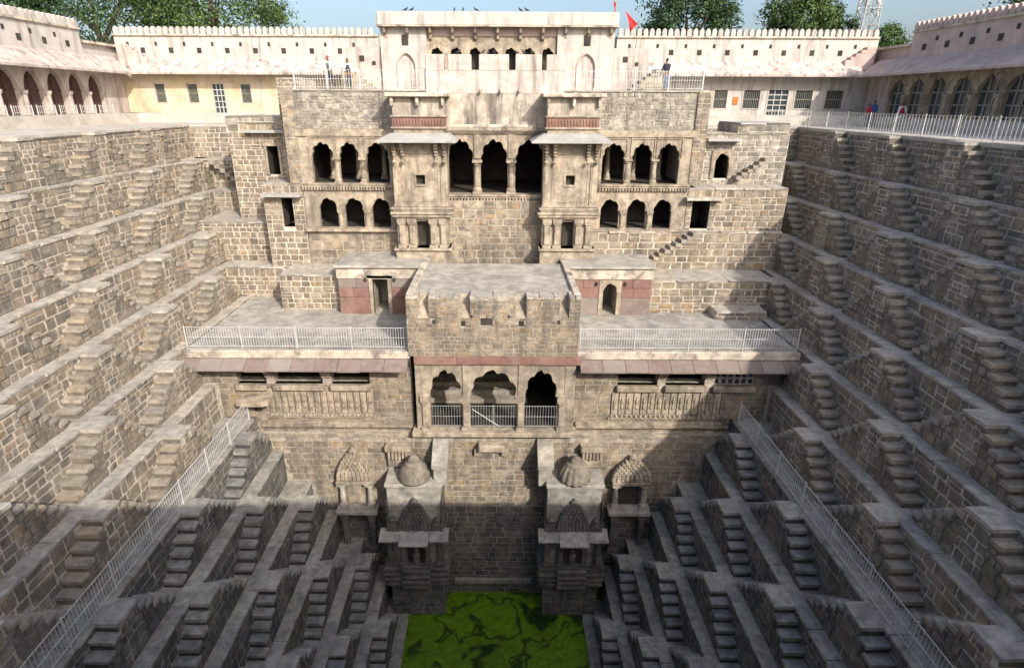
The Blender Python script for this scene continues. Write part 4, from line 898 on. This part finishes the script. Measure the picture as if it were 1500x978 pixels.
    T = Thing('wall_shrine', f'small pillared shrine niche on the wall with {"a pointed carved gable" if sd < 0 else "a broad carved gable"}', 'shrine', (xm, yw, -21), 'pair of wall shrines')
    for x in (a + .25, c - .25):
        T.part('pillar', square_column(x, yw - .35, -21.0, -18.45, .3), 'dark_carved'); T.part('pillar', column(x, yw - .3, -18.2, -16.7, .16), 'slab')
    b = MB(); b.cbox(a - .12, c + .12, yw - .75, yw + .05, -18.45, -18.22, .03); T.part('shelf_slab', b, 'slab')
    b = MB(); b.cbox(a, c, yw - .55, yw + .05, -16.7, -16.5, .03); T.part('lintel', b, 'sandstone')
    b = MB(); b.box(a + .45, c - .45, yw - .03, yw + .01, -18.2, -16.7); T.part('niche', b, 'room_shade' if sd > 0 else 'sandstone')  # flat panel; the near-black one paints the niche's shade
    b = MB(); carving(b, xm, yw - .25, -16.5, (c - a) * (.95 if sd < 0 else 1.05), 1.7 if sd < 0 else 1.35, 9, r); T.part('carved_gable', b, 'sandstone')

b = MB(); arch(b, FY(35.5), 12.5, 13.8, -2.4, 12.74, 13.56, -1.5, -.98, -.8, .25, 5); DOORT.part('door_frame', b, 'sandstone')
# ------------------------------------------------------------------ railings
railing('long grey railing along the walkway of the sunlit stairs', (-(WL[7] + .12), 25.4, -13.09), (-(WL[7] + .12), 8.0, -13.09), 1.12, 8, .135, w=.008, rr=.017, m='white_metal', pw=.028)
railing('long grey railing along the walkway of the shaded stairs', (WR[7] + .12, 25.4, -13.09), (WR[7] + .12, 8.0, -13.09), 1.12, 8, .135, w=.008, rr=.017, m='white_metal', pw=.028)
railing('long railing along the upper terrace edge on the shaded side', (20.85, 19, .28), (20.85, 41.6, .28), 1.0, 10, .24, w=.007, m='white_metal')
railing('short railing turning along the terrace corner by the plain pale block', (17.3, 41.7, .28), (20.7, 41.7, .28), 1.0, 2, .2, m='white_metal')
railing('railing on the palace roof in front of the two men in white', (-11.1, 34.2, 2.38), (-4.0, 34.2, 2.38), .98, 4, .14, m='white_metal', pw=.04)
railing('railing on the palace roof in front of the person in navy', (3.6, 34.2, 2.38), (11.0, 34.2, 2.38), .98, 4, .14, m='white_metal', pw=.04)

# ------------------------------------------------------------------ wings round the terrace
def merlons(T, pts, m, nrm):
    """row of rounded merlons with a coping roll beneath"""
    b = MB(); n = 7
    out = [(-.16, 0), (-.17, .26), (-.13, .42), (0, .52), (.13, .42), (.17, .26), (.16, 0)]
    nx = abs(nrm[0]) > .5
    b.prism(out, (lambda u, v, d: (d, u, v)) if nx else (lambda u, v, d: (u, d, v)), -.14, .14)
    me = b.mesh('merlon', m); clean(me)
    for p in pts: T.inst('merlon', me, Matrix.Translation(p))
def window(T, F, u0, u1, v0, v1, door=False):
    b = MB(); b.box(u0, u1, v0, v1, .12, .16, F); w = T.part('window', b, 'window_glass')
    b = MB()
    for a, c, d, e in ((u0 - .06, u0 + .03, v0 - .05, v1 + .06), (u1 - .03, u1 + .06, v0 - .05, v1 + .06), (u0, u1, v1 - .02, v1 + .06), (u0, u1, v0 - .06, v0 + .02)): b.box(a, c, d, e, -.04, .13, F)
    T.part('window_frame', b, 'white_plaster', w)
    b = MB(); n = 3 if door else 9
    for i in range(1, n): x = u0 + (u1 - u0) * i / n; b.box(x - (.025 if door else .012), x + (.025 if door else .012), v0, v1, .04, .07, F)
    for i in range(1, 5 if door else 2): z = v0 + (v1 - v0) * i / (5 if door else 2); b.box(u0, u1, z - .03, z + .03, .03, .08, F)
    T.part('grille', b, 'white_metal' if door else 'olive_paint', w)
for sd in (-1, 1):
    x0, x1 = (-28.6, -9.0) if sd < 0 else (8.7, 28.1)
    T = Thing('back_wing', 'long wing with ochre ground floor and white merlon parapet, beside the dark trees' if sd < 0 else 'long wing with pale pink ground floor and orange plaque on its wall', 'building', ((x0 + x1) / 2, 48, .25), 'plastered wings round the terrace')
    wl = 'ochre_plaster' if sd < 0 else 'white_plaster'
    wins = [(-26.3, -25.5), (-23.8, -23.0), (-19.75, -18.95)] if sd < 0 else [(16.4, 17.45), (18.65, 19.95), (22.6, 23.95), (24.95, 26.3)]
    door = (-21.9, -21.0, .9, 2.96) if sd < 0 else (20.55, 22.1, .9, 2.72); wz = (1.62, 2.95) if sd < 0 else (1.38, 2.7)
    cuts = sorted([(a, c, *wz) for a, c in wins] + [door]); b = MB(); x = x0
    for a, c, v0, v1 in cuts:
        b.box(x, a, 48, 48.4, .25, 4.0); b.box(a, c, 48, 48.4, .25, v0); b.box(a, c, 48, 48.4, v1, 4.0); x = c
    b.box(x, x1, 48, 48.4, .25, 4.0); T.part('lower_wall', b, wl)
    b = MB(); b.box(x0, x1, 48.6, 49.6, .2, 4.0); T.part('inner_room', b, 'room_shade')
    F = FY(48)
    for a, c in wins: window(T, F, a, c, *wz)
    window(T, F, *door, True)
    b = MB(); b.cbox(x0, x1, 46.3, 48.05, .2, .9, .04); T.part('plinth', b, 'paving')
    b = MB(); b.prism([(46.7, 3.72), (48.1, 4.75), (48.1, 4.62), (46.72, 3.58)], lambda u, v, d: (d, u, v), x0 + (1.2 if sd < 0 else 0), x1 - (1.2 if sd > 0 else 0)); T.part('eave', b, 'pink_plaster')
    b = MB(); b.box(x0, x1, 48.0, 49.6, 4.0, 6.3); T.part('upper_wall', b, 'white_plaster')
    b = MB(); b.cbox(x0 + (.0 if sd < 0 else 0), x1, 47.86, 48.4, 6.2, 6.34, .03); T.part('coping', b, 'stained_concrete')
    n = int((x1 - x0) / .46); merlons(T, [(x0 + .25 + .46 * i, 48.1, 6.34) for i in range(n)], 'white_plaster', (0, -1, 0))
    bh = MB(); bh.box(-.16, .16, -.02, .04, -.18, .18); hm = bh.mesh('vent_hole', 'room_shade'); bh = MB(); bh.box(-.09, .09, -.02, .04, -.13, .13); hs = bh.mesh('vent_hole', 'room_shade')  # vent holes are flat near-black plates, shade put into the colour
    n = int((x1 - x0) / 2.1)
    for i in range(n):
        T.inst('vent_hole', hm, Matrix.Translation((x0 + 2.0 + 2.1 * i, 47.99, 5.25))); T.inst('vent_hole', hs, Matrix.Translation((x0 + .95 + 2.1 * i, 47.99, 5.68)))
    if sd > 0:
        b = MB(); b.cbox(17.9, 18.28, 47.93, 48.0, 1.65, 2.2, .02); T.part('orange_plaque', b, 'orange_paint')
    # side wing
    X = -28.5 if sd < 0 else 28.0; s = sd; F = FX(X, s)
    wm = 'white_plaster' if sd < 0 else 'mauve_plaster'
    T = Thing('side_wing', 'arcaded side wing with five dark red meshed arches and white merlons' if sd < 0 else 'arcaded side wing of mauve plaster with glazed cusped arches', 'building', (X, 38, .25), 'plastered wings round the terrace')
    per = 1.97 if sd < 0 else 2.05; ys = [(45.4 if sd < 0 else 45.35) - per * (i + 1) for i in range(9)]
    b = MB()
    for y in ys: arch(b, F, y, y + per, .9, y + .22, y + per - .22, 2.3 if sd < 0 else 2.35, 3.42 if sd < 0 else 3.3, 3.95, .35, 0 if sd < 0 else 9)
    T.part('arcade', b, 'pink_plaster' if sd < 0 else 'sandstone')
    for y in ys:
        p, q = y + .22, y + per - .22
        b = MB(); b.box(p - .02, q + .02, .9, 3.6, .3, .34, F); w = T.part('infill_mesh' if sd < 0 else 'glazing', b, 'dark_mesh' if sd < 0 else 'window_glass')
        b = MB()
        for f in ((.5,) if sd < 0 else (1 / 3, 2 / 3)): b.box(p + (q - p) * f - .03, p + (q - p) * f + .03, .9, 3.4, .22, .3, F)
        for z in ((2.35,) if sd < 0 else (1.7, 2.45)): b.box(p, q, z - .03, z + .03, .22, .3, F)
        T.part('mullion', b, 'dark_mesh' if sd < 0 else 'grey_slab', w)
        if sd < 0: T.part('pier_base', MB().box(y - .2, y + .2, .9, 1.35, -.1, .36, F), 'pink_plaster')
        for uy in (y,):
            b = MB(); xx = X - s * .08; b.lathe([(.24, 0), (.2, .12), (.15, .3), (.13, 1.1), (.22, 1.25), (.24, 1.4)], (xx, uy, .92), 8); T.part('engaged_column', b, 'pink_plaster' if sd < 0 else 'sandstone')
    y9 = ys[-1]
    b = MB(); b.box(45.35, 48.2, .25, 3.95, .0, .35, F); T.part('end_wall', b, 'pink_plaster'); b = MB(); b.box(12, y9, .25, 3.95, 0, .35, F); T.part('end_wall', b, 'pink_plaster')
    b = MB(); b.box(12, 48.2, .2, .9, -1.6, .02, F); T.part('plinth', b, 'paving')
    b = MB(); b.box(12, 49.6, 3.95, 4.4, .0, 1.5, F); T.part('roof_band', b, 'pink_plaster')
    b = MB(); b.prism([(X - s * 1.35, 3.7), (X + s * .1, 4.75), (X + s * .1, 4.62), (X - s * 1.33, 3.56)], lambda u, v, d: (u, d, v), 12, 47.3); T.part('eave', b, 'pink_plaster' if sd < 0 else 'mauve_plaster')
    b = MB(); b.box(12, 44.0, 4.4, 6.3, .02, 1.4, F); T.part('upper_wall', b, wm)
    b = MB(); b.box(44.0, 49.6, 4.4, 5.45, .4, 1.4, F); T.part('low_parapet', b, wm)
    b = MB(); b.box(43.8, 48.3, 5.45, 5.62, .1, 1.6, F); T.part('low_coping', b, 'stained_concrete')
    b = MB(); b.box(12, 44.05, 6.2, 6.34, -.12, .4, F); T.part('coping', b, 'stained_concrete')
    n = int(31.8 / .46); merlons(T, [(X + s * .1, 43.8 - .46 * i, 6.34) for i in range(n)], wm, (1, 0, 0))
    for i in range(10):
        for me, dy, z in ((hm, 0, 5.25), (hs, 1.05, 5.68)): T.inst('vent_hole', me, Matrix.Translation((X + s * .0, 42.6 - 2.1 * i - dy, z)) @ Matrix.Rotation(R(90), 4, 'Z'))
    if sd < 0:
        for i, y in enumerate(ys[:6]):
            railing('low white railing at the foot of the dark red meshed arches', (X + .45, y + .2, .9), (X + .45, y + per - .2, .9), .55, 1, .16, m='white_metal', rails=(.3, .9), group='low rails under the meshed arches')
    # small corner stair to the roof
    T = Thing('parapet_stair', f'small stair in the parapet gap next to the {"white" if sd < 0 else "mauve"} merlons', 'stairs', (X - s * 1.2 if sd < 0 else X - s * 1.0, 47.6, 4.6))
    for i in range(5): xa, xb = sorted((X - s * (.2 + .0), X - s * (2.3 - .35 * i))); block(T, 'step', 'pink_plaster' if sd < 0 else 'mauve_plaster', xa, xb, 47.55, 47.98, (4.1 if i == 0 else 4.55 + .22 * i), 4.77 + .22 * i)

# ------------------------------------------------------------------ trees
def tree(label, x, y, zc, rx, rz, n, seed, m='leaf_dark', z0=-.05, group='trees behind the wings', leaf=.34):
    r = random.Random(seed); T = Thing('tree', label, 'tree', (x, y, z0), group)
    b = MB(); top = zc + rz * .2
    b.tube([(x, y, z0 - .2), (x + .2, y, z0 + (top - z0) * .5), (x - .1, y + .1, top)], [.42, .32, .12], 8)
    tips = []
    for i in range(9):
        a = r.uniform(0, 6.28); q = r.uniform(.45, .8); p = Vector((x + math.cos(a) * rx * q, y + math.sin(a) * rx * q, zc + r.uniform(-.5, .6) * rz))
        s = Vector((x, y, z0 + (top - z0) * r.uniform(.45, .8))); b.tube([s, (s + p) / 2 + Vector((0, 0, .5)), p], [.16, .1, .03], 5); tips.append(p)
    T.part('trunk', b, 'bark')
    b = MB(); nc = max(20, int(n / 130)); cl = []
    for i in range(nc):
        d = Vector((r.gauss(0, 1), r.gauss(0, 1), r.gauss(.15, .9))).normalized() * r.uniform(.45, 1.0) ** .6
        cl.append((Vector((x + d.x * rx, y + d.y * rx, zc + d.z * rz)), r.uniform(.16, .34) * rx))
    for c, cr in cl:
        for i in range(n // nc):
            d = Vector((r.gauss(0, 1), r.gauss(0, 1), r.gauss(0, .75))); d = d.normalized() * (r.random() ** .45) * cr
            p = c + d; nn = (d.normalized() + Vector((r.uniform(-.7, .7), r.uniform(-.7, .7), r.uniform(-.2, 1.0)))).normalized()
            u = nn.orthogonal().normalized(); v = nn.cross(u); an = r.uniform(0, 6.28); u, v = u * math.cos(an) + v * math.sin(an), v * math.cos(an) - u * math.sin(an)
            s = leaf * r.uniform(.6, 1.25)
            b.add([p - u * s * .5, p + v * s * .22, p + u * s * .5, p - v * s * .22], [(0, 1, 2, 3)])
    me = b.mesh('crown', m); ob = bpy.data.objects.new('crown', me); C.objects.link(ob); ob.parent = T.e; ob.location = -T.o
    return T
tree('broad dark tree behind the ochre wing, the middle one of three', -36.5, 59, 9.2, 7.5, 5.8, 22000, 1)
tree('dark tree behind the parapet gap of the white side wing', -44.5, 56, 8.8, 6.5, 5.0, 16000, 2)
tree('lighter leafy tree at the end of the row behind the ochre wing', -27.2, 62, 9.6, 7.0, 5.2, 20000, 3, 'leaf_light')
tree('rounded tree rising behind the red flag and white merlons', 17.8, 62, 8.4, 4.3, 4.5, 17000, 4, 'leaf_dark')
tree('yellowish green tree behind the merlons beside the radio mast', 30.0, 66, 8.6, 3.8, 3.9, 15000, 5, 'leaf_light')
tree('low tree beyond the parapet gap under the radio mast', 41.0, 70, 6.3, 3.4, 3.2, 9000, 6, 'leaf_light')
tree('small second crown close against the yellowish green tree', 34.6, 68, 7.6, 2.8, 3.4, 9000, 7, 'leaf_dark')
tree('dark tree overhanging the mauve side wing', 40.5, 45, 11.4, 6.0, 4.0, 14000, 8)
# ------------------------------------------------------------------ radio mast
T = Thing('radio_mast', 'grey lattice radio mast with antennas rising beyond the trees', 'mast', (51.5, 92, 0)); b = MB(); mx_, my = 51.5, 92
for sx, sy in ((-1, -1), (1, -1), (1, 1), (-1, 1)):
    q = MB(); q.tube([(mx_ + sx * 1.6, my + sy * 1.6, 0), (mx_ + sx * .65, my + sy * .65, 24)], .09, 6); T.part('mast_leg', q, 'old_metal')
for i in range(12):
    z0, z1 = 2.0 * i, 2.0 * i + 2; w0, w1 = 1.6 - .95 * z0 / 24, 1.6 - .95 * z1 / 24; q = [(-1, -1), (1, -1), (1, 1), (-1, 1)]
    for j in range(4):
        (ax, ay), (cx_, cy_) = q[j], q[(j + 1) % 4]
        b.tube([(mx_ + ax * w0, my + ay * w0, z0), (mx_ + cx_ * w1, my + cy_ * w1, z1)], .05, 5); b.tube([(mx_ + cx_ * w0, my + cy_ * w0, z0), (mx_ + ax * w1, my + ay * w1, z1)], .05, 5); b.tube([(mx_ + ax * w1, my + ay * w1, z1), (mx_ + cx_ * w1, my + cy_ * w1, z1)], .04, 5)
T.part('lattice_bracing', b, 'old_metal')
for i in range(5): q = MB(); a = i * 1.26; q.cbox(mx_ + math.cos(a) * 1.3 - .17, mx_ + math.cos(a) * 1.3 + .17, my + math.sin(a) * 1.3 - .12, my + math.sin(a) * 1.3 + .12, 13.2 + i * .35, 15.4 + i * .35, .05); q.tube([(mx_, my, 14.2 + i * .35), (mx_ + math.cos(a) * 1.3, my + math.sin(a) * 1.3, 14.2 + i * .35)], .05, 5); T.part('antenna', q, 'white_metal')
# ------------------------------------------------------------------ flags
def flag(label, x, y, z, pts, h, fz):
    T = Thing('flag', label, 'flag', (x, y, z), 'red flags'); b = MB(); b.tube([(x, y, z), (x + .05, y, z + h)], .03, 6); T.part('pole', b, 'sandstone')
    b = MB(); n = 8; vs = []
    (ax, az), (bx, bz), (cx_, cz) = pts
    for i in range(n + 1):
        f = i / n
        for g in (0, .5, 1):
            px = ax + (bx - ax) * g; pz = az + (bz - az) * g; px, pz = px + (cx_ - px) * f, pz + (cz - pz) * f
            for t in (0, .015): vs.append((x + px, y + .12 * math.sin(5 * f + 2 * g) + t, fz + pz))
    fs = []
    for i in range(n):
        for g in range(2):
            for t in range(2): q = i * 6 + g * 2 + t; fs.append((q, q + 2, q + 8, q + 6))
    b.add(vs, fs); T.part('cloth', b, 'red_cloth')
flag('triangular red flag hanging beside the roof pavilion', 8.75, 41.5, 4.7, [(0, 0), (-.8, .75), (-.42, -.45)], 1.9, 6.4)
flag('thin red pennant on a tall pole behind the merlons', 8.6, 49, 6.2, [(0, 0), (-.18, .2), (.0, -1.2)], 2.8, 8.6)
# ------------------------------------------------------------------ people
def person(label, x, y, z, face, H, top, legs, lean=0., arm=(0, 0), hair='black_hair', scarf=None, vest=None, stride=.12):
    """one continuous skinned body; shirt, trousers and hair are its children. face = heading in degrees"""
    T = Thing('person', label, 'person', (x, y, z)); k = H / 1.7; Rm = Matrix.Translation((x, y, z)) @ Matrix.Rotation(R(face), 4, 'Z') @ Matrix.Diagonal((k, k, k, 1))
    def skin(name, V, E, m, sub=2):
        bm = bmesh.new(); ly = bm.verts.layers.skin.verify(); vv = []
        for i, (p, rad) in enumerate(V):
            q = bm.verts.new(Rm @ Vector(p)); q[ly].radius = (rad[0] * k, rad[1] * k) if isinstance(rad, tuple) else (rad * k, rad * k); q[ly].use_root = i == 0; vv.append(q)
        for a, c in E: bm.edges.new((vv[a], vv[c]))
        me = bpy.data.meshes.new(name); bm.to_mesh(me); bm.free(); me.materials.append(MATS[m])
        ob = bpy.data.objects.new(name, me); C.objects.link(ob); ob.parent = T.e; ob.location = -T.o
        s = ob.modifiers.new('skin', 'SKIN'); s.use_smooth_shade = True; u = ob.modifiers.new('sub', 'SUBSURF'); u.levels = u.render_levels = sub
        return ob
    L_ = lean; f = lambda px, py, pz: (px, py + L_ * max(0, pz - .9), pz)      # +y is forward
    hand = []; V = [(f(0, 0, .93), (.13, .1)), (f(0, .0, 1.12), (.12, .09)), (f(0, 0, 1.32), (.15, .1)), (f(0, .0, 1.43), .06), (f(0, .02, 1.5), .05), (f(0, .03, 1.58), (.075, .09)), (f(0, .03, 1.66), (.06, .075))]
    E = [(0, 1), (1, 2), (2, 3), (3, 4), (4, 5), (5, 6)]; A = []
    for s, fw in ((-1, arm[0]), (1, arm[1])):
        i = len(V); el = (s * .23, .02 + .12 * fw, 1.12 + .03 * fw); wr = (s * (.22 - .06 * fw), .06 + .36 * fw, .9 + .2 * fw); hd = Vector((s * -.02 * fw, .04 + .05 * fw, -.08 + .06 * fw))
        V += [(f(s * .17, 0, 1.38), .058), (f(*el), .042), (f(*wr), .03), (f(*(Vector(wr) + hd)), (.034, .02))]; E += [(2, i), (i, i + 1), (i + 1, i + 2), (i + 2, i + 3)]; A.append((i, s))
        pal = Vector(wr) + hd
        for n_, (off, ln) in enumerate(((-.027, .065), (-.009, .08), (.009, .075), (.027, .055))):
            j = len(V); p1 = pal + Vector((0, off, 0)) + hd * .35; p2 = p1 + hd.normalized() * ln + Vector((-s * .015, 0, 0)); V += [(f(*p1), .009), (f(*p2), .008)]; E += [(i + 3, j), (j, j + 1)]
        j = len(V); p1 = Vector(wr) + hd * .45 + Vector((-s * .01, .04, 0)); V += [(f(*p1), .011), (f(*(p1 + hd * .5 + Vector((0, .02, 0)))), .009)]; E += [(i + 2, j), (j, j + 1)]
    for s in (-1, 1):
        i = len(V); st = stride * s; V += [((s * .09, 0, .86), .095), ((s * .1, .02 + st * .5, .48), .06), ((s * .1, st, .09), .042), ((s * .11, st + .13, .035), (.045, .03))]; E += [(0, i), (i, i + 1), (i + 1, i + 2), (i + 2, i + 3)]
    skin('body', V, E, 'skin')
    V2 = [(f(0, 0, .9), (.17, .125)), (f(0, 0, 1.12), (.155, .12)), (f(0, 0, 1.32), (.185, .125)), (f(0, 0, 1.42), (.085, .08))]; E2 = [(0, 1), (1, 2), (2, 3)]
    for i0, s in A: i = len(V2); V2 += [(V[i0][0], .08), (V[i0 + 1][0], .06), (V[i0 + 2][0], .045)]; E2 += [(2, i), (i, i + 1), (i + 1, i + 2)]
    skin('shirt', V2, E2, top)
    V3 = [(f(0, 0, .92), (.16, .12)), (f(0, 0, .84), (.15, .12))]; E3 = [(0, 1)]
    for s in (-1, 1): i = len(V3); st = stride * s; V3 += [((s * .095, 0, .78), .105), ((s * .1, .02 + st * .5, .48), .082), ((s * .1, st, .12), .065)]; E3 += [(1, i), (i, i + 1), (i + 1, i + 2)]
    skin('trousers', V3, E3, legs)
    if vest: skin('vest', [(f(0, 0, .88), (.185, .14)), (f(0, 0, 1.12), (.172, .135)), (f(0, 0, 1.33), (.19, .138)), (f(0, -.01, 1.38), (.12, .1))], [(0, 1), (1, 2), (2, 3)], vest)
    if scarf: skin('scarf', [(f(0, -.02, 1.38), (.17, .13)), (f(0, -.02, 1.44), (.1, .1))], [(0, 1)], scarf)
    skin('hair', [(f(0, -.01, 1.6), (.082, .09)), (f(0, -.005, 1.68), (.075, .085)), (f(0, -.03, 1.72), (.04, .05))], [(0, 1), (1, 2)], hair)
    b = MB(); hc = Vector(f(0, .03, 1.585))       # simple face
    for s in (-1, 1):
        b.lathe([(.002, -.012), (.012, 0), (.002, .012)], (hc.x + s * .032, hc.y + .084, hc.z + .02), 6); b.lathe([(.004, -.025), (.014, 0), (.004, .03)], (hc.x + s * .08, hc.y, hc.z), 6)
    b.add([(hc.x - .014, hc.y + .085, hc.z - .02), (hc.x + .014, hc.y + .085, hc.z - .02), (hc.x, hc.y + .115, hc.z - .018), (hc.x, hc.y + .088, hc.z + .025)], [(0, 1, 2), (0, 2, 3), (1, 3, 2)]); b.box(hc.x - .024, hc.x + .024, hc.y + .078, hc.y + .09, hc.z - .048, hc.z - .038)
    b.v = [tuple(Rm @ Vector(v)) for v in b.v]; T.part('face', b, 'black_hair')
    return T
person('man in white shirt and grey waistcoat leaning at the palace roof railing', -9.25, 34.75, 2.38, 150, 1.66, 'white_cloth', 'dark_cloth', .16, (.5, .2), hair='crimson_cloth', vest='grey_cloth', stride=.16)
person('man in white shirt and striped dark vest standing by the roof stair', -8.35, 35.0, 2.38, 200, 1.55, 'white_cloth', 'dark_cloth', .05, (.2, .4), vest='dark_cloth', stride=.08)
person('person in navy shirt standing alone behind the palace roof railing', 9.15, 34.9, 2.38, 20, 1.62, 'navy_cloth', 'jean_cloth', 0, (.3, .4), stride=.06)
person('person in crimson top walking close beside another along the terrace', 25.9, 43.6, .25, 200, 1.5, 'crimson_cloth', 'jean_cloth', 0, (.2, .2), scarf='white_cloth', stride=.14)
person('person in blue jacket and jeans walking along the upper terrace', 26.4, 43.9, .25, 190, 1.72, 'blue_cloth', 'jean_cloth', 0, (.1, .3), scarf='white_cloth', stride=.16)
person('person in white trousers and red top by the terrace railing', 26.9, 41.6, .25, 170, 1.62, 'white_cloth', 'white_cloth', .05, (.5, .3), vest='crimson_cloth', stride=.18)
# ------------------------------------------------------------------ pigeons
def pigeon(label, x, y, z, ang):
    T = Thing('pigeon', label, 'bird', (x, y, z), 'pigeons on the roof pavilion')
    b = MB(); M = Matrix.Translation((x, y, z)) @ Matrix.Rotation(R(ang), 4, 'Z') @ Matrix.Scale(.72, 4)
    b.tube([(-.2, 0, .1), (-.1, 0, .14), (0, 0, .17), (.09, 0, .2), (.13, 0, .26), (.15, 0, .31), (.175, 0, .33), (.2, 0, .32)], [.02, .055, .08, .07, .045, .035, .035, .008], 8)
    b.add([(-.12, .03, .13), (-.12, -.03, .13), (-.33, -.05, .06), (-.33, .05, .06), (-.12, .03, .11), (-.12, -.03, .11), (-.33, -.05, .05), (-.33, .05, .05)], [(0, 1, 2, 3), (7, 6, 5, 4), (3, 2, 6, 7), (0, 3, 7, 4), (1, 5, 6, 2)])
    b.v = [tuple(M @ Vector(v)) for v in b.v]; T.part('body', b, 'feather', smooth=True)
    b = MB()
    for s in (-1, 1): b.tube([(0, s * .03, .1), (.02, s * .03, 0)], .008, 4)
    b.v = [tuple(M @ Vector(v)) for v in b.v]; T.part('legs', b, 'red_stone')
for i, (x, a) in enumerate(((-5.4, 0), (-5.05, 10), (-2.6, 95), (-2.1, 85), (-1.35, 190), (1.2, 200), (1.55, 170))): pigeon('dark pigeon perched on the roof pavilion parapet', x, 37.75, 6.55, a)
for i, x in enumerate((-2.2, -.9, -.6, -.3, .9, 1.3, 1.7)): pigeon('dark pigeon perched on the pink palace parapet', x, 34.15, 4.1, 40 * i)
